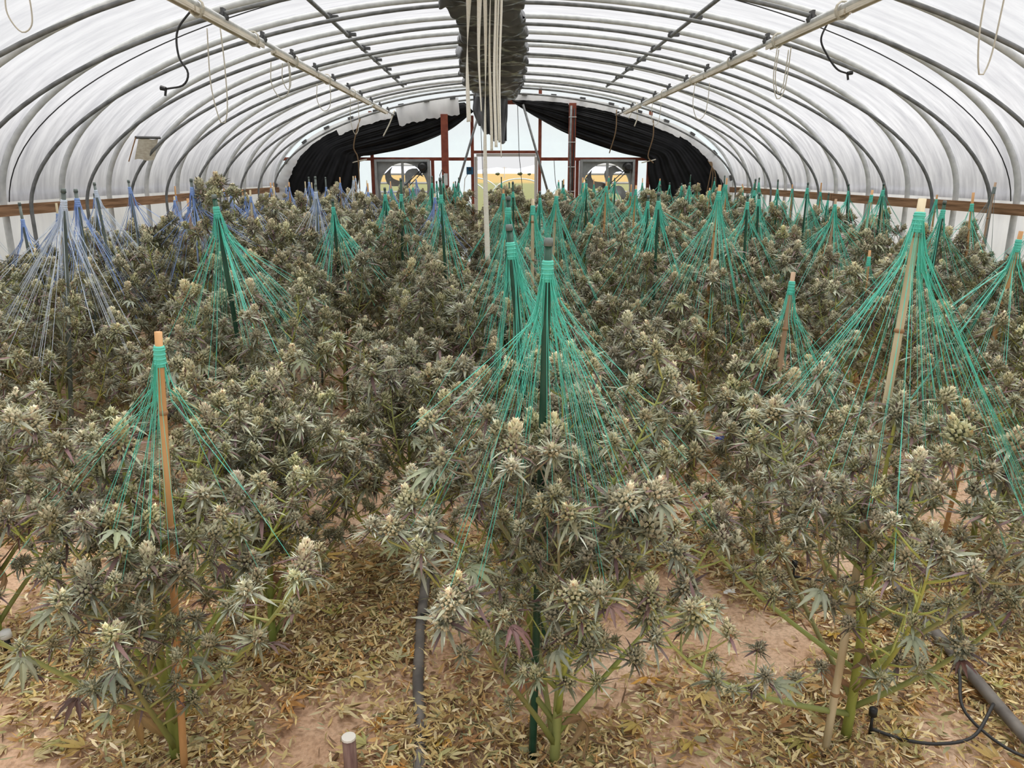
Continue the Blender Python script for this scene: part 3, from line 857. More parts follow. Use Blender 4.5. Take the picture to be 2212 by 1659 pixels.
def jit(c, k=0.12):
    f = 1 + random.uniform(-k, k)
    return (c[0] * f * (1 + random.uniform(-.05, .05)), c[1] * f, c[2] * f * (1 + random.uniform(-.08, .08)))
GREY_GREEN = (0.245, 0.265, 0.185)
OLIVE = (0.155, 0.155, 0.085)
PURPLE = (0.135, 0.09, 0.08)
PALE = (0.46, 0.49, 0.375)
def bud_mesh(name, h, rad, nl, nleaf, purple=0.15, creamy=1.0, big=6, ls=0.009):
    mb = MB()
    GA = 2.39996
    for i in range(nl):
        f = (i + 0.5) / nl
        z = h * (0.05 + 0.95 * f)
        rr = rad * (1 - f ** 2.0) ** 0.8 * (0.85 + 0.3 * random.random()) * (0.72 + 0.4 * math.sin(f * 8 + h * 60))
        a = i * GA
        ax = Vector((math.cos(a), math.sin(a), 0.3 + 1.5 * f))
        c = Vector((rr * math.cos(a), rr * math.sin(a), z))
        k = (0.15 + 0.85 * f ** 1.3) * creamy * random.uniform(0.6, 1.1)
        base = (0.17 + 0.40 * k, 0.17 + 0.37 * k, 0.09 + 0.24 * k)
        tip = (0.33 + 0.52 * k, 0.32 + 0.48 * k, 0.20 + 0.35 * k)
        if random.random() < 0.10: tip = (0.42, 0.25, 0.13)
        lump(mb, c, ax, ls * random.uniform(0.7, 1.25), ls * 1.7 * random.uniform(0.7, 1.3), jit(base, .16), jit(tip, .16))
    for i in range(nleaf):
        f = i / nleaf
        z = h * (f * 0.95 - 0.10)
        a = i * GA * 1.13 + random.uniform(-.3, .3)
        up = Vector((0, 0, 1))
        d = Vector((math.cos(a), math.sin(a), random.uniform(-0.35, 0.5) + 0.9 * f))
        L = random.uniform(0.036, 0.068) * (1.1 - 0.40 * f)
        base = Vector((math.cos(a), math.sin(a), 0)) * rad * 0.55 * (1 - f) + Vector((0, 0, z))
        q = random.random()
        col = PURPLE if q < purple else (OLIVE if q < 0.45 else (GREY_GREEN if q < 0.85 else PALE))
        blade(mb, base, d, up, L, random.uniform(0.0024, 0.0046), random.uniform(-0.5, 0.25), jit(col, 0.2), jit(PALE if q > .4 else col, .2))
    for i in range(big):
        a = i * GA * 1.7 + random.uniform(-.4, .4)
        d = Vector((math.cos(a), math.sin(a), random.uniform(-0.6, 0.35)))
        q = random.random()
        col = PURPLE if q < purple * 1.6 else (OLIVE if q < 0.5 else GREY_GREEN)
        blade(mb, Vector((0, 0, h * random.uniform(-0.1, 0.4))), d, Vector((0, 0, 1)), random.uniform(0.08, 0.13), random.uniform(0.005, 0.0085), random.uniform(-0.5, -0.05), jit(col, .2), jit(col, .2))
    mb.tube([(0, 0, -0.03), (0, 0, h * 0.8)], [0.004, 0.003], 4, col=(0.2, 0.21, 0.07))
    return mb.mesh(name, MAT['plant'])
BUD = [bud_mesh('flower_bud', 0.056, 0.028, 50, 56, 0.12, 0.72, 6, 0.008), bud_mesh('flower_bud', 0.048, 0.031, 48, 58, 0.06, 0.60, 7, 0.008),
       bud_mesh('flower_bud', 0.070, 0.028, 56, 60, 0.18, 0.80, 8, 0.008), bud_mesh('flower_bud', 0.044, 0.026, 40, 54, 0.04, 0.5, 5, 0.0075)]
COLA = [bud_mesh('flower_cola', 0.095, 0.044, 96, 90, 0.25, 0.95, 14), bud_mesh('flower_cola', 0.12, 0.040, 104, 100, 0.35, 0.9, 17), bud_mesh('flower_cola', 0.082, 0.046, 84, 84, 0.2, 1.0, 13)]

def leaf_mesh(name, col, droop, nl=7):
    mb = MB()
    angs = [0, 33, -33, 66, -66, 105, -105][:nl]
    lens = [0.105, 0.095, 0.095, 0.07, 0.07, 0.038, 0.038]
    for a, L in zip(angs, lens):
        ar = math.radians(a)
        d = Vector((math.sin(ar), math.cos(ar), 0)); s = Vector((d.y, -d.x, 0)); n = Vector((0, 0, 1))
        N = 9; vs = []; cs = []
        cl = jit(col, 0.12)
        mid = tuple(min(1, x * 1.35) for x in cl)
        for i in range(N):
            t = i / (N - 1)
            wdt = L * 0.105 * (math.sin(math.pi * min(1, 0.06 + t ** 0.85 * 0.94)) ** 0.8) * (1.0 + (0.22 if i % 2 else -0.12))
            c = d * (L * t) + n * (-droop * L * t * t + 0.004)
            vs += [c - s * wdt + n * wdt * 0.45, c, c + s * wdt + n * wdt * 0.45]
            cs += [cl, mid, cl]
        fs = []
        for i in range(N - 1):
            o = i * 3
            fs += [(o, o + 1, o + 4, o + 3), (o + 1, o + 2, o + 5, o + 4)]
        mb.add([tuple(v) for v in vs], fs, 0, cs)
    mb.tube([(0, 0, 0), (0, -0.025, -0.006), (0, -0.05, -0.016)], 0.0015, 4, col=(0.22, 0.17, 0.09))
    return mb.mesh(name, MAT['leaf'])
LEAF = [leaf_mesh('fan_leaf', (0.20, 0.225, 0.14), 0.35), leaf_mesh('fan_leaf', (0.26, 0.285, 0.20), 0.65), leaf_mesh('fan_leaf', (0.15, 0.16, 0.08), 0.2),
        leaf_mesh('fan_leaf', (0.14, 0.09, 0.08), 0.5, 5), leaf_mesh('fan_leaf', (0.27, 0.31, 0.22), 0.45, 5)]
DRY = [leaf_mesh('dry_leaf', (0.27, 0.19, 0.115), 0.9, 5)]

# ------------------------------------------------------------------ plants
STEM_LOW = (0.27, 0.32, 0.09)
STEM_HIGH = (0.44, 0.46, 0.14)
STEM_RED = (0.30, 0.22, 0.14)
def bez(p0, p1, p2, p3, t):
    u = 1 - t
    return p0 * u ** 3 + p1 * 3 * u * u * t + p2 * 3 * u * t * t + p3 * t ** 3
def lerp3(a, b_, t): return tuple(x + (y - x) * t for x, y in zip(a, b_))
GA = 2.39996
def cannabis(x, y, H, S, seed, label, nb=10, per=7, nleaf=12, bscale=1.0, low=0.1, bare=0.36, near=False, steep=0.0):
    """main stem, curved branches with twigs, buds along them and colas at the tips; returns points to tie twine to"""
    rnd = random.Random(seed)
    root = thing('cannabis_plant', label, 'plant', (x, y, hnoise(x, y) - 0.01), 'cannabis plants in the tunnel')
    ties = []
    def put(name, me, p, tilt, yaw, s):
        o = bpy.data.objects.new(name, me)
        C.objects.link(o)
        o.parent = root
        o.location = p
        o.rotation_euler = (tilt[0], tilt[1], yaw)
        o.scale = (s, s, s * rnd.uniform(0.9, 1.15))
        return o
    ml = H * rnd.uniform(0.86, 0.95)
    lean = Vector((rnd.uniform(-.06, .06), rnd.uniform(-.06, .06), 0))
    def stem_at(t): return Vector((lean.x * t + 0.012 * math.sin(5 * t + seed), lean.y * t + 0.012 * math.cos(4 * t + seed), ml * t))
    rb = (0.0165 if near else 0.015) * rnd.uniform(0.85, 1.1)
    n = 10
    b = MB()
    ts = [i / n for i in range(n + 1)]
    b.tube([stem_at(t) for t in ts], [rb * (1 - 0.78 * t) for t in ts], 7, col=[lerp3(STEM_LOW, STEM_HIGH, t) for t in ts])
    b.build('stem', MAT['stem'], root, True)
    put('flower_cola', COLA[rnd.randrange(3)], stem_at(1.0) + Vector((0, 0, -0.02)), (rnd.uniform(-.2, .2), rnd.uniform(-.2, .2)), rnd.uniform(0, 6.3), bscale * rnd.uniform(1.0, 1.25))
    a00 = rnd.uniform(0, 6.28)
    nl_done = 0
    for k in range(nb):
        f = k / max(1, nb - 1)
        a = a00 + k * GA + rnd.uniform(-.25, .25)
        t0 = low + (0.62 - low) * f ** 1.15
        p0 = stem_at(t0)
        rr = S * (1.0 - 0.55 * f) * rnd.uniform(0.72, 1.1)
        if near and math.sin(a) < -0.45: rr *= 0.6
        ht = H * (0.62 + 0.36 * f) * rnd.uniform(0.86, 1.06)
        dv = Vector((math.cos(a), math.sin(a), 0))
        p3 = Vector((p0.x, p0.y, 0)) + dv * rr + Vector((0, 0, ht))
        p1 = p0 + dv * rr * (0.55 - 0.2 * steep) + Vector((0, 0, (ht - p0.z) * (0.22 + 0.14 * steep)))
        p2 = p0 + dv * rr * (0.98 - 0.14 * steep) + Vector((0, 0, (ht - p0.z) * (0.5 + 0.14 * steep)))
        b = MB()
        nn = 9
        r0 = rb * (0.62 - 0.25 * f)
        tt = [i / nn for i in range(nn + 1)]
        red = rnd.random() < 0.3
        c1 = STEM_RED if red else STEM_HIGH
        b.tube([bez(p0, p1, p2, p3, t) for t in tt], [r0 * (1 - 0.72 * t) for t in tt], 5, col=[lerp3(STEM_LOW, c1, t) for t in tt])
        put('flower_cola', COLA[rnd.randrange(3)], p3 - Vector((0, 0, 0.03)), (rnd.uniform(-.3, .3), rnd.uniform(-.3, .3)), rnd.uniform(0, 6.3), bscale * rnd.uniform(0.72, 1.08))
        ties.append((x + p3.x, y + p3.y, p3.z - 0.05))
        for j in range(per):
            t = bare + (0.97 - bare) * (j + rnd.uniform(0.1, 0.9)) / per
            q = bez(p0, p1, p2, p3, t)
            aa = j * GA + rnd.uniform(0, 1.5) + k
            tl = rnd.uniform(0.03, 0.15) * (1.25 - 0.6 * t)
            e = q + Vector((math.cos(aa) * tl, math.sin(aa) * tl, tl * rnd.uniform(0.35, 1.1)))
            b.tube([q, q.lerp(e, 0.5) + Vector((0, 0, -0.006)), e], [r0 * 0.32 + .001, r0 * 0.24 + .0008, 0.0015], 4, col=[STEM_HIGH, c1, c1], cap=False)
            me = BUD[rnd.randrange(4)] if rnd.random() < 0.9 else COLA[2]
            s = bscale * rnd.uniform(0.62, 1.12) * (0.72 + 0.42 * t)
            put('flower_bud', me, e, (rnd.uniform(-.5, .5), rnd.uniform(-.5, .5)), rnd.uniform(0, 6.3), s)
            if t > 0.5 and rnd.random() < 0.7: ties.append((x + e.x, y + e.y, e.z))
            if nl_done < nleaf and rnd.random() < nleaf / (nb * per * 0.8):
                nl_done += 1
                put('fan_leaf', LEAF[rnd.choice((0, 0, 1, 1, 2, 3, 4))], e + Vector((math.cos(aa), math.sin(aa), -0.4)) * 0.03, (rnd.uniform(-.6, .2), rnd.uniform(-.4, .4)), aa - math.pi / 2 + rnd.uniform(-.5, .5), bscale * rnd.uniform(0.7, 1.2))
        b.build('branch', MAT['stem'], root, True)
    # buds on the main stem
    for j in range(per + 1):
        t = 0.55 + 0.42 * j / per
        q = stem_at(t); aa = j * GA + 1
        e = q + Vector((math.cos(aa) * 0.05, math.sin(aa) * 0.05, 0.02))
        put('flower_bud', BUD[rnd.randrange(4)], e, (rnd.uniform(-.4, .4), rnd.uniform(-.4, .4)), rnd.uniform(0, 6.3), bscale * rnd.uniform(0.8, 1.1))
    if near:
        for j in range(2):
            aa = rnd.uniform(0, 6.28); q = stem_at(rnd.uniform(0.15, 0.4)) + Vector((math.cos(aa), math.sin(aa), 0)) * 0.09
            o = put('dry_leaf', DRY[0], q, (rnd.uniform(-1.5, -.8), rnd.uniform(-.5, .5)), aa, 1.1)
            o['label'] = 'dry brown leaf'
    return ties

# ------------------------------------------------------------------ stakes with fans of twine
def stake(base, top, pole, twine, ties, label, n=30, wraps=True, rad=0.011, tr=0.0013, seed=0, tie_down=0.07, group='stakes with twine'):
    rnd = random.Random(seed)
    base = Vector(base); top = Vector(top)
    r = thing('plant_stake', label, 'stake', base, group)
    d = top - base
    b = MB()
    N = 12
    ts = [i / N for i in range(N + 1)]
    b.tube([d * t for t in ts], [rad * (1 - 0.12 * t) for t in ts], 8)
    po = b.build('pole', MAT[pole], r, True)
    if pole.startswith('bamboo'):
        L = d.length; dn = d.normalized(); s = 0.2 + 0.1 * rnd.random()
        while s < L - 0.05:
            b = MB(); c = dn * s
            b.tube([c - dn * 0.006, c, c + dn * 0.006], [rad * 1.0, rad * 1.22, rad * 1.0], 8); b.build('node', MAT['node'], po, True)
            s += rnd.uniform(0.22, 0.34)
    else:
        b = MB(); b.tube([d, d + d.normalized() * 0.02], [rad * 1.08, rad * 0.9], 8); b.build('cap', MAT['grey_pole'], po, True)
    if twine and n:
        tp = d - d.normalized() * tie_down
        b = MB()
        for q in range(9):
            c = tp + d.normalized() * (0.006 * (q - 3)); k = rad * (1.12 + 0.1 * (q % 2))
            b.tube([c - d.normalized() * 0.004, c, c + d.normalized() * 0.004], [k * 0.95, k * 1.15, k * 0.95], 8)
        b.build('twine_wrap', MAT[twine], r, True)
        b = MB()
        pts = [q for q in ties if base.z + 0.45 * d.z < q[2] < base.z + tp.z - 0.20 and math.hypot(q[0] - top.x, q[1] - top.y) < 0.52] or list(ties)
        rnd.shuffle(pts)
        for q in range(n):
            tx, ty, tz = pts[q % len(pts)]
            e = Vector((tx, ty, tz)) - base + Vector((rnd.uniform(-.03, .03), rnd.uniform(-.03, .03), rnd.uniform(-.03, .02)))
            if e.z > tp.z - 0.10: e.z = tp.z - rnd.uniform(0.12, 0.35)
            if e.z < 0.46 * d.z: e.z = d.z * rnd.uniform(0.46, 0.6)
            h0 = Vector((e.x - tp.x, e.y - tp.y, 0))
            if h0.length > 0: h0.normalize()
            s0 = tp + h0 * rad * 1.1 + Vector((0, 0, rnd.uniform(-.02, .02)))
            neck = tp + d.normalized() * -rnd.uniform(0.05, 0.11) + h0 * rad * 1.9 + (e - tp) * 0.03
            b.tube([s0, neck, e], tr, 3, cap=False)
            if rnd.random() < 0.55:
                e2 = e + Vector((rnd.uniform(-.04, .04), rnd.uniform(-.04, .04), rnd.uniform(-.03, .03)))
                b.tube([s0 + Vector((0, 0, -0.01)), neck + Vector((0.003, 0, 0)), e2], tr, 3, cap=False)
        o = b.build('twine', MAT[twine], r)
        o['kind'] = 'stuff'
    return r

occupied = []
def column_of(x):
    return int(round((x - 0.12) / 0.84))
COLNAME = {k: 'in %s row from left wall' % ORD[k + 5] if k < 0 else ('in the middle row' if k == 0 else 'in %s row from right wall' % ORD[5 - k]) for k in range(-5, 6)}
# plants that carry the stakes one can pick out in the photograph
# x, y, height, spread, (stake base), (stake top), pole, twine, twine count, plant words, stake words
KEY = [
 (-1.00, 1.98, 1.12, 0.56, (-0.955, 1.95, 0), (-0.86, 1.93, 1.36), 'bamboo', 'twine_green', 26, 'front', 'orange bamboo stake with green twine in the front left plant', 0.0115),
 (0.17, 1.93, 1.24, 0.68, (0.10, 1.97, 0), (0.13, 1.97, 1.57), 'green_pole', 'twine_green', 46, 'front', 'dark green stake with a green twine fan in the front middle plant', 0.012),
 (1.10, 2.06, 1.30, 0.74, (1.02, 2.0, 0), (1.17, 2.15, 1.68), 'bamboo_pale', 'twine_green', 50, 'front', 'tall pale bamboo stake leaning in the front right plant', 0.0125),
 (0.13, 2.55, 1.30, 0.5, (0.18, 2.48, 0), (0.04, 2.5, 1.57), 'green_pole', 'twine_green', 40, 'mid', 'dark green stake just behind the front middle stake', 0.012),
 (-2.42, 4.15, 1.52, 0.58, (-2.48, 4.22, 0), (-2.22, 4.1, 1.65), 'grey_pole', 'twine_pale', 46, 'mid', 'green stake with pale blue twine, tallest near the left wall', 0.013),
 (-1.20, 3.70, 1.50, 0.58, (-1.23, 3.78, 0), (-1.33, 3.75, 1.63), 'green_pole', 'twine_green', 46, 'mid', 'green stake with a wide green twine fan, left of the ridge', 0.013),
 (1.27, 4.55, 1.48, 0.52, (1.22, 4.55, 0), (1.30, 4.6, 1.68), 'bamboo', 'twine_green', 34, 'mid', 'bright orange bamboo stake with green twine, right of the ridge', 0.011),
 (1.16, 3.06, 1.28, 0.46, (1.12, 3.06, 0), (1.20, 3.1, 1.36), 'bamboo_brown', 'twine_green', 22, 'mid', 'short brown bamboo stake with a squat green twine fan', 0.011),
 (2.15, 4.45, 1.46, 0.5, (2.19, 4.5, 0), (2.18, 4.5, 1.31), 'bamboo', 'twine_green', 10, 'mid', 'short orange bamboo stake with few strands, right half', 0.009),
 (2.92, 6.0, 1.40, 0.48, (2.78, 6.0, 0), (2.87, 6.0, 1.62), 'bamboo', 'twine_green', 12, 'mid', 'bamboo stake with dark tip before the right hip board', 0.011),
 (2.38, 5.45, 1.48, 0.52, (2.34, 5.5, 0), (2.38, 5.5, 1.57), 'bamboo_brown', 'twine_green', 30, 'mid', 'brown bamboo stake with green twine, between two pale right stakes', 0.010),
 (2.84, 4.95, 1.44, 0.45, (2.74, 4.9, 0), (2.81, 4.9, 1.56), 'green_pole', 'twine_green', 26, 'mid', 'dark green stake with twine behind the tall pale stake', 0.012),
 (3.98, 6.5, 1.32, 0.34, (4.05, 6.5, 0), (4.13, 6.5, 1.67), 'bamboo_brown', 'twine_grey', 12, 'mid', 'brown stake with grey strings against the right film', 0.011),
 (2.30, 3.35, 1.40, 0.5, (2.18, 3.4, 0), (2.31, 3.4, 1.50), 'bamboo', 'twine_green', 30, 'mid', 'bamboo stake with green twine at the right edge', 0.011),
 (-1.14, 5.55, 1.48, 0.52, (-1.12, 5.6, 0), (-1.16, 5.6, 1.55), 'green_pole', 'twine_green', 34, 'mid', 'green twine-wrapped stake third back, left of the ridge', 0.011),
 (-0.92, 6.65, 1.50, 0.52, (-0.90, 6.6, 0), (-0.93, 6.6, 1.61), 'green_pole', 'twine_green', 34, 'far', 'green twine-wrapped stake left of the ridge, before the left fan', 0.011),
 (-0.58, 7.45, 1.44, 0.5, (-0.56, 7.4, 0), (-0.58, 7.4, 1.56), 'bamboo_pale', 'twine_blue', 22, 'far', 'pale stake with blue twine, nearest blue one to the doorway', 0.010),
 (0.08, 4.10, 1.40, 0.48, (0.03, 4.15, 0), (0.06, 4.1, 1.61), 'green_pole', 'twine_green', 40, 'mid', 'green twine-covered stake in the middle row, behind the front pair', 0.012),
 (0.26, 4.75, 1.38, 0.5, (0.21, 4.65, 0), (0.21, 4.6, 1.60), 'bamboo_pale', 'twine_green', 36, 'mid', 'pale bamboo stake wrapped in green twine below the straps', 0.011),
 (0.42, 5.45, 1.40, 0.5, (0.33, 5.45, 0), (0.41, 5.4, 1.63), 'bamboo_pale', 'twine_green', 34, 'mid', 'leaning pale bamboo stake with green twine in the middle row', 0.011),
 (0.36, 6.65, 1.36, 0.48, (0.36, 6.6, 0), (0.36, 6.6, 1.58), 'green_pole', 'twine_green', 30, 'far', 'thin green stake with green twine before the doorway', 0.010),
 (0.03, 7.25, 1.36, 0.45, (0.06, 7.2, 0), (0.06, 7.2, 1.60), 'bamboo', 'twine_green', 24, 'far', 'orange bamboo stake before the doorway', 0.011),
 (0.97, 7.05, 1.44, 0.5, (0.93, 7.0, 0), (0.97, 7.0, 1.67), 'bamboo', 'twine_green', 28, 'far', 'orange bamboo stake with twine before the right fan', 0.010),
 (1.34, 7.65, 1.44, 0.5, (1.28, 7.6, 0), (1.34, 7.6, 1.63), 'bamboo', 'twine_green', 26, 'far', 'orange bamboo stake below the right side of the fan', 0.010),
 (1.42, 6.55, 1.42, 0.5, (1.38, 6.6, 0), (1.36, 6.6, 1.57), 'green_pole', 'twine_green', 34, 'far', 'green twine fan stake below the right black curtain', 0.011),
 (2.17, 6.5, 1.42, 0.46, (2.17, 6.45, 0), (2.17, 6.5, 1.57), 'green_pole', 'twine_green', 22, 'far', 'green stake with short twine below the right end of curtain', 0.011),
 (3.02, 7.6, 1.40, 0.46, (2.98, 7.6, 0), (3.0, 7.6, 1.64), 'green_pole', 'twine_green', 24, 'far', 'green stake with twine before the right hip board far back', 0.011),
 (-2.66, 5.1, 1.42, 0.48, (-2.62, 5.0, 0), (-2.63, 5.0, 1.63), 'grey_pole', 'twine_blue', 26, 'mid', 'grey stake with blue twine beside the tallest pale-twined stake', 0.013),
 (-2.98, 6.0, 1.40, 0.45, (-2.86, 5.9, 0), (-2.96, 5.9, 1.66), 'grey_pole', 'twine_pale', 18, 'mid', 'leaning grey stake with pale strings before the left hip board', 0.011),
 (-3.03, 6.75, 1.40, 0.45, (-2.95, 6.6, 0), (-3.03, 6.6, 1.67), 'grey_pole', 'twine_blue', 18, 'mid', 'leaning grey stake with blue strings, farther along left hip board', 0.011),
 (-2.0, 5.40, 1.76, 0.5, (-2.06, 5.4, 0), (-2.06, 5.4, 1.69), 'grey_pole', 'twine_blue', 40, 'mid', 'grey stake with a dense blue twine fan, left side', 0.011),
]
SPECIAL = {0: 'small flowering cannabis plant with bare forked stems, front left',
           1: 'large flowering cannabis plant with thick branching stems, front middle',
           2: 'tall flowering cannabis plant with one thick bare stem, front right'}
nplants = {}
plants = []
for i, k in enumerate(KEY):
    occupied.append((k[0], k[1]))
    plants.append(dict(x=k[0], y=k[1], H=k[2] if i < 3 or i == 30 else k[2] * (0.86 if k[1] < 6 else 0.93), S=k[3], key=i))
extra = [(-0.86, 2.60, 1.08, 0.46), (-1.93, 2.63, 1.05, 0.5), (2.12, 2.60, 1.30, 0.5), (-0.40, 3.15, 1.12, 0.45), (0.62, 3.35, 1.15, 0.42), (-0.33, 4.35, 1.24, 0.44), (-0.36, 5.2, 1.30, 0.45)]
for e in extra:
    occupied.append(e[:2]); plants.append(dict(x=e[0], y=e[1], H=e[2], S=e[3], key=None))
rg = random.Random(5)
for kx in range(-5, 6):
    y = 3.35 + 0.35 * (kx % 2)
    while y < 14.7:
        x = 0.12 + 0.84 * kx + rg.uniform(-.1, .1)
        if kx == -5: x = -3.78 + rg.uniform(-.05, .05)
        if kx == 5: x = 4.05 + rg.uniform(-.05, .05)
        yj = y + rg.uniform(-.1, .1)
        y += 0.76 if y < 8 else 0.86
        if abs(x) > 0.70 * yj + 0.95: continue           # outside the view
        if any((x - a) ** 2 + (yj - c) ** 2 < 0.53 ** 2 for a, c in occupied): continue
        occupied.append((x, yj))
        H = rg.uniform(1.08, 1.22) if yj < 4.2 else rg.uniform(1.2, 1.36) if yj < 5.5 else rg.uniform(1.3, 1.45) if yj < 7.5 else rg.uniform(1.34, 1.5)
        for q in (4, 5, 6, 18, 19):
            if 0.2 < KEY[q][1] - yj < 1.8 and abs(x - KEY[q][4][0] * yj / KEY[q][1]) < 0.32: H = min(H, 0.95)
        if abs(x - XC) > 3.6: H *= rg.uniform(0.82, 0.93)
        plants.append(dict(x=x, y=yj, H=H, S=rg.uniform(0.42, 0.52), key=None))
for p in plants: p['col'] = max(-5, min(5, column_of(p['x'])))
for c in range(-5, 6):
    for i, p in enumerate(sorted([q for q in plants if q['col'] == c], key=lambda q: q['y'])):
        p['lab'] = 'bushy flowering cannabis plant, %s from the front %s' % (ORD[i], COLNAME[c])
nfar = {}
for i, p in enumerate(sorted(plants, key=lambda q: q['y'])):
    y = p['y']
    lab = SPECIAL.get(p['key'], p['lab'])
    seed = 100 + i
    if y < 3.0:
        ties = cannabis(p['x'], y, p['H'], p['S'], seed, lab, 16, 17, 20, 0.68, 0.10 if p['key'] == 2 else 0.05, 0.24, True, 0.35 if p['key'] == 2 else 1.0)
    elif y < 5.2:
        ties = cannabis(p['x'], y, p['H'], p['S'], seed, lab, 14, 14, 26, 0.80, 0.08, 0.24)
    elif y < 8.2:
        ties = cannabis(p['x'], y, p['H'], p['S'], seed, lab, 12, 10, 18, 0.98, 0.12, 0.30)
    else:
        ties = cannabis(p['x'], y, p['H'], p['S'], seed, lab, 9, 6, 8, 1.2, 0.2, 0.42)
    if p['key'] is not None:
        k = KEY[p['key']]
        tr = 0.00055 + 0.00014 * y
        stake((k[4][0], k[4][1], -0.02), k[5], k[6], k[7], ties, k[10], k[8], rad=k[11], tr=tr, seed=seed)
    elif y > 5.0:
        # more stakes stand among the rows farther back: blue twine on the left side, green elsewhere
        x = p['x']
        q = rg.random()
        if q < 0.8:
            blue = x < -1.5
            pole = rg.choice(['bamboo_pale', 'grey_pole', 'bamboo']) if blue else rg.choice(['green_pole', 'bamboo', 'green_pole'])
            zt = rg.uniform(1.56, 1.70)
            if abs(x - XC) > 3.4: zt -= 0.06
            tw = ('twine_blue' if rg.random() < 0.75 else 'twine_pale') if blue else 'twine_green'
            dx, dy = rg.uniform(-.06, .06), rg.uniform(-.05, .05)
            c = p['col']; nfar[c] = nfar.get(c, 0) + 1
            pn = {'bamboo_pale': 'pale bamboo', 'bamboo': 'orange bamboo', 'grey_pole': 'grey', 'green_pole': 'dark green'}[pole]
            lab = '%s stake with %s twine, %s far back %s' % (pn, 'blue' if blue else 'green', ORD[nfar[c] - 1], COLNAME[c])
            stake((x + 0.05, y - 0.05, -0.02), (x + 0.05 + dx, y - 0.05 + dy, zt), pole, tw, ties, lab, rg.randrange(11, 19), rad=0.0105, tie_down=rg.uniform(0.05, 0.15), tr=0.0008 + 0.00015 * y, seed=seed)

# ------------------------------------------------------------------ things on the soil
def ground_pipe(pts, rad, lab, m='pipe', name='irrigation_pipe'):
    r = thing(name, lab, 'pipe', pts[0])
    q = [tuple(a - c for a, c in zip(p, pts[0])) for p in pts]
    b = MB(); b.tube(smooth_curve(q, 40), rad, 9); b.build('tube', MAT[m], r, True)
    for t in (0.25, 0.62):
        c = smooth_curve(q, 40); i = int(t * 39)
        b = MB(); b.tube([c[i], c[i + 1]], rad * 1.25, 9); b.build('coupling', MAT['cable'], r, True)
ground_pipe([(1.64, 1.5, 0.03), (1.66, 2.1, 0.035), (1.70, 2.9, 0.03), (1.70, 4.5, 0.03), (1.68, 8.0, 0.03), (1.7, 13.5, 0.03)], 0.021, 'dusty grey irrigation pipe on the soil, right of front right plant')
ground_pipe([(-0.21, 1.4, 0.03), (-0.24, 1.95, 0.035), (-0.31, 2.7, 0.03), (-0.33, 4.5, 0.03), (-0.32, 8.0, 0.03), (-0.3, 13.5, 0.03)], 0.021, 'dusty grey irrigation pipe on the soil, left of front middle plant')
ground_pipe([(-2.75, 3.0, 0.03), (-2.6, 4.1, 0.035), (-2.46, 4.65, 0.03), (-2.4, 6.5, 0.03), (-2.4, 13.5, 0.03)], 0.021, 'dusty grey irrigation pipe on the soil near the left wall')
def drip(pts, lab):
    r = thing('drip_tube', lab, 'tube', pts[0])
    q = [tuple(a - c for a, c in zip(p, pts[0])) for p in pts]
    b = MB(); b.tube(smooth_curve(q, 36), 0.0055, 6); b.build('tube', MAT['cable'], r, True)
    e = q[-1]
    b = MB(); b.tube([(e[0], e[1], e[2] - 0.02), (e[0], e[1], e[2] + 0.05)], [0.006, 0.004], 6); b.tube([(e[0], e[1], e[2] + 0.05), (e[0], e[1], e[2] + 0.075)], 0.013, 8); b.build('dripper', MAT['motor'], r, True)
drip([(1.62, 2.12, 0.07), (1.50, 2.02, 0.03), (1.38, 2.0, 0.02), (1.28, 2.02, 0.02), (1.19, 2.06, 0.03)], 'black drip tube from the right pipe to the front right plant')
drip([(1.68, 2.45, 0.07), (1.58, 2.25, 0.09), (1.52, 2.1, 0.05), (1.6, 1.95, 0.02), (1.75, 1.92, 0.03)], 'black drip tube arching over the right pipe')
drip([(1.70, 2.95, 0.06), (1.58, 3.0, 0.05), (1.45, 2.98, 0.03), (1.3, 3.02, 0.03)], 'black drip tube behind the front right plant')
drip([(-0.31, 2.7, 0.06), (-0.2, 2.75, 0.05), (-0.05, 2.7, 0.03), (0.05, 2.68, 0.03)], 'black drip tube behind the front middle plant')
r = thing('emitter', 'small black and white sprinkler head on the soil at left edge', 'sprinkler', (-1.86, 2.58, 0.0))
b = MB(); b.tube([(0, 0, 0), (0, 0, 0.05)], [0.012, 0.010], 8); b.build('riser', MAT['motor'], r, True)
b = MB(); b.tube([(0, 0, 0.05), (0, 0, 0.058), (0, 0, 0.085)], [0.010, 0.021, 0.018], 10); b.build('head', MAT['white_plastic'], r, True)
r = thing('short_post', 'short cut brown post with a pale top at bottom edge', 'post', (-0.43, 1.84, -0.02))
b = MB(); b.tube([(0, 0, 0), (0.004, 0, 0.12), (0.003, 0, 0.225)], [0.021, 0.020, 0.0195], 12); b.build('shaft', MAT['post_brown'], r, True)
b = MB(); b.tube([(0.003, 0, 0.225), (0.003, 0, 0.231)], [0.021, 0.020], 12); b.build('cut_end', MAT['post_top'], r)
r = thing('fallen_bamboo', 'pale bamboo pole fallen on the soil right of the front middle plant', 'pole', (1.115, 3.6, 0.035))
d = Vector((-0.12, 1.6, 0.17))
b = MB(); b.tube([d * (i / 10) for i in range(11)], [0.020 - 0.004 * i / 10 for i in range(11)], 10); po = b.build('pole', MAT['bamboo_pale'], r, True)
for s in (0.12, 0.3, 0.5, 0.72, 0.9):
    c = d * s; dn = d.normalized(); b = MB(); b.tube([c - dn * 0.006, c, c + dn * 0.006], [0.019, 0.0225, 0.019], 10); b.build('node', MAT['node'], po, True)
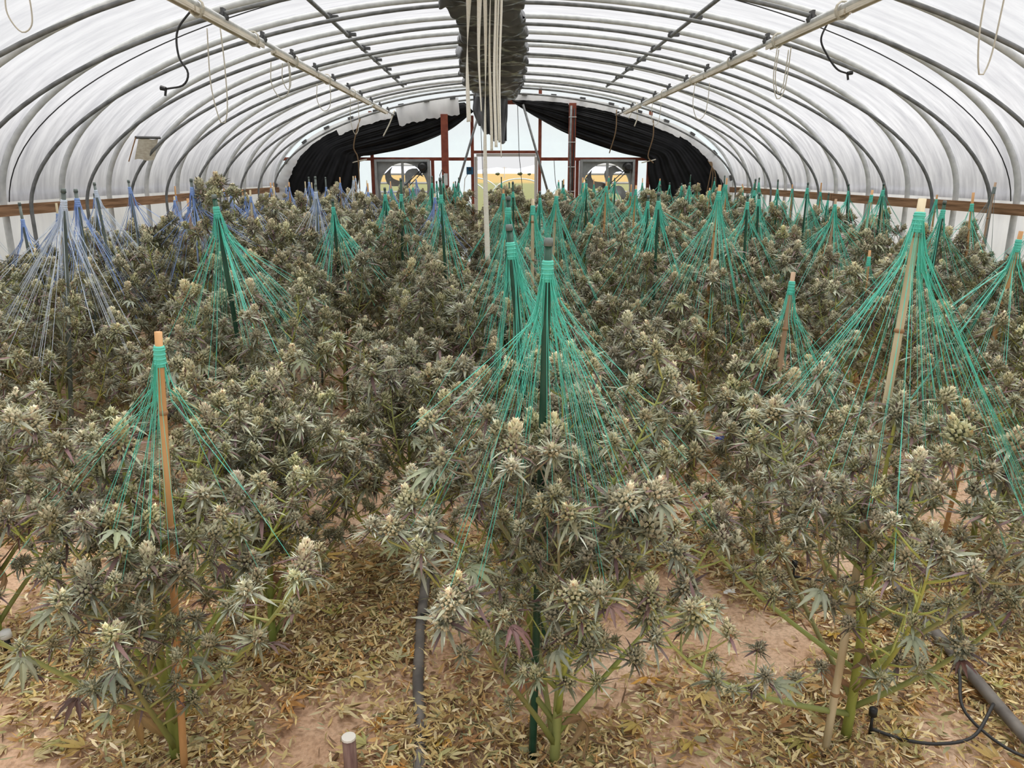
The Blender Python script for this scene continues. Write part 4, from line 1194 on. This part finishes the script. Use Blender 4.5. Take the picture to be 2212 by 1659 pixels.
def scrap(x, y, s, m, lab, seed):
    rr = random.Random(seed); b = MB()
    rows = [[(s * (u - 2) / 2 + rr.uniform(-.01, .01), s * 0.6 * (v - 2) / 2 + rr.uniform(-.01, .01), 0.012 + rr.uniform(0, 0.03) * (1 if s > .04 else .4)) for u in range(5)] for v in range(5)]
    b.grid(rows); o = b.build('wrapper_scrap' if m.startswith('blue') else 'paper_scrap', MAT[m], loc=(x, y, hnoise(x, y) + 0.01)); tag(o, lab, 'litter')
scrap(1.51, 4.83, 0.055, 'blue_scrap', 'crumpled blue wrapper on the sand, right of the fallen bamboo', 1)
scrap(1.36, 5.15, 0.04, 'blue_scrap', 'smaller blue wrapper farther behind the larger one', 2)
scrap(0.98, 2.9, 0.02, 'white_scrap', 'tiny white paper chip on the sand left of a brown stake', 3)

# ------------------------------------------------------------------ fallen leaves
def patch_density(x, y):
    v = (math.sin(2.3 * x + 1.1 * y + 0.5) + math.sin(3.7 * y - 1.9 * x + 2.0) + 0.8 * math.sin(6.1 * x + 4.3 * y) + 0.6 * math.sin(9.7 * x - 7.7 * y + 1)) / 3.4
    near_pl = 0
    return v
PX = np.array([p['x'] for p in plants]); PY = np.array([p['y'] for p in plants])
TONES = np.array([(0.50, 0.40, 0.19), (0.60, 0.50, 0.27), (0.42, 0.32, 0.15), (0.66, 0.56, 0.35), (0.32, 0.20, 0.10), (0.38, 0.36, 0.17), (0.50, 0.32, 0.14), (0.70, 0.61, 0.42), (0.28, 0.28, 0.16), (0.20, 0.13, 0.08)])
def litter(n, y0, y1, smin, smax, name):
    n0 = n
    x = rng.uniform(-4.2, 4.5, n * 5); u = rng.uniform(0, 1, n * 5)
    y = y0 + (y1 - y0) * u
    keep = np.abs(x) < 0.72 * y + 0.9
    dv = (np.sin(2.3 * x + 1.1 * y + 0.5) + np.sin(3.7 * y - 1.9 * x + 2.0) + 0.8 * np.sin(6.1 * x + 4.3 * y) + 0.6 * np.sin(9.7 * x - 7.7 * y + 1)) / 3.4
    dmin = np.full(x.shape, 9.0)
    for a, c in zip(PX, PY): dmin = np.minimum(dmin, np.hypot(x - a, y - c))
    pr = np.clip(0.30 + 1.15 * dv + 0.9 * np.exp(-(dmin / 0.30) ** 2), 0.03, 1)
    keep &= rng.uniform(0, 1, x.shape) < pr
    x, y = x[keep][:n], y[keep][:n]
    m = len(x)
    L = rng.uniform(smin, smax, m); W = L * rng.uniform(0.05, 0.11, m)
    yaw = rng.uniform(0, 2 * np.pi, m); cl = rng.uniform(-0.2, 0.6, m) * L; lift = rng.uniform(0.002, 0.026, m)
    z0 = np.array([hnoise(a, c) for a, c in zip(x, y)]) + lift
    lean = rng.normal(0, 0.28, m)
    dx, dy = np.cos(yaw), np.sin(yaw); sx, sy = -dy, dx
    curve = rng.normal(0, 0.25, m) * L
    V = np.zeros((m, 7, 3), np.float32)
    def setv(i, t, s, zz):
        V[:, i, 0] = x + dx * L * (t - 0.5) + sx * (W * s + curve * t * t); V[:, i, 1] = y + dy * L * (t - 0.5) + sy * (W * s + curve * t * t)
        V[:, i, 2] = z0 + zz + lean * L * (t - 0.5) * 0.8 + 0.004
    roll = rng.normal(0, 0.8, m) * W
    setv(0, 0.0, 0.0, 0 * L); setv(1, 0.35, -1, 0.15 * cl - roll); setv(2, 0.35, 1, 0.15 * cl + roll)
    setv(3, 0.7, -0.75, 0.35 * cl - roll); setv(4, 0.7, 0.75, 0.35 * cl + roll); setv(5, 1.0, 0, 0.75 * cl * 0.7); setv(6, 0.5, 0, 0.1 * cl - 0.25 * W)
    V[:, :, 2] = np.maximum(V[:, :, 2], (z0 - lift + 0.001)[:, None])
    tri = np.array([(0, 2, 6), (0, 6, 1), (1, 6, 3), (2, 4, 6), (6, 4, 5), (6, 5, 3)])
    faces = (tri[None] + 7 * np.arange(m)[:, None, None]).reshape(-1, 3)
    me = bpy.data.meshes.new(name)
    me.vertices.add(m * 7); me.vertices.foreach_set('co', V.ravel())
    nf = len(faces)
    me.loops.add(nf * 3); me.loops.foreach_set('vertex_index', faces.ravel().astype(np.int32))
    me.polygons.add(nf); me.polygons.foreach_set('loop_start', np.arange(0, nf * 3, 3, dtype=np.int32))
    tn = TONES[rng.choice(len(TONES), m, p=[.14, .14, .13, .09, .13, .07, .09, .06, .05, .10])] * rng.uniform(0.9, 1.5, (m, 1))
    ca = np.ones((m, 7, 4), np.float32); ca[:, :, :3] = tn[:, None, :]
    at = me.color_attributes.new('Col', 'FLOAT_COLOR', 'POINT'); at.data.foreach_set('color', ca.ravel())
    me.materials.append(MAT['litter'])
    me.update(); me.validate()
    return me
o = link('leaf_litter', litter(66000, 1.3, 3.6, 0.024, 0.056, 'leaf_litter'))
tag(o, 'thick scatter of dry yellow leaflets covering the sand at the front', 'leaf litter', None, 'stuff')
o = link('leaf_litter', litter(42000, 3.6, 8.0, 0.03, 0.07, 'leaf_litter'))
tag(o, 'dry yellow leaflets strewn over the sand farther back', 'leaf litter', None, 'stuff')
# whole fallen leaves near the front, one object each
def dry_fan(name, col, seed):
    rr = random.Random(seed); mb = MB()
    for a in (0, 28, -30, 58, -60):
        ar = math.radians(a + rr.uniform(-8, 8)); L = 0.085 * math.cos(ar * 0.7) * rr.uniform(0.8, 1.1)
        d = Vector((math.sin(ar), math.cos(ar), 0)); s = Vector((d.y, -d.x, 0)); cu = rr.uniform(0.1, 0.6)
        vs = []; 
        cl = jit(col, 0.2)
        for i in range(6):
            t = i / 5; wd = L * 0.09 * math.sin(math.pi * min(1, 0.1 + 0.9 * t)); tw = rr.uniform(-.4, .4)
            c = d * (L * t) + Vector((0, 0, 0.004 + cu * L * t * t * 0.5 + 0.003 * math.sin(6 * t))) + s * (0.15 * L * t * t * tw)
            vs += [tuple(c - s * wd + Vector((0, 0, wd * (0.6 + tw)))), tuple(c), tuple(c + s * wd + Vector((0, 0, wd * (0.6 - tw))))]
        fs = []
        for i in range(5):
            o = i * 3; fs += [(o, o + 1, o + 4, o + 3), (o + 1, o + 2, o + 5, o + 4)]
        mb.add(vs, fs, 0, cl)
    mb.tube([(0, 0, 0.004), (0.004, -0.03, 0.006)], 0.0014, 4, col=col)
    return mb.mesh(name, MAT['litter'])
FD = [dry_fan('fallen_leaf', c, i) for i, c in enumerate([(0.60, 0.47, 0.20), (0.52, 0.36, 0.11), (0.42, 0.24, 0.08), (0.66, 0.55, 0.30), (0.40, 0.36, 0.13), (0.55, 0.31, 0.10)])]
rf = random.Random(77)
cnt = 0
while cnt < 290:
    y = 1.4 + 1.9 * rf.random() ** 1.2; x = rf.uniform(-0.72 * y - 0.2, 0.72 * y + 0.25)
    if rf.random() > 0.45 + 0.8 * patch_density(x, y): continue
    if any((x - a) ** 2 + (y - c) ** 2 < 0.05 ** 2 for a, c in occupied): continue
    o = bpy.data.objects.new('fallen_leaf', FD[cnt % 6]); C.objects.link(o)
    o.location = (x, y, hnoise(x, y) + rf.uniform(0.006, 0.02)); o.rotation_euler = (rf.uniform(-.2, .2), rf.uniform(-.2, .2), rf.uniform(0, 6.28))
    s = rf.uniform(0.65, 1.25); o.scale = (s, s, s)
    tag(o, 'whole dry yellow-brown leaf lying on the sand among the front plants', 'fallen leaf', 'whole fallen leaves on the front sand')
    cnt += 1
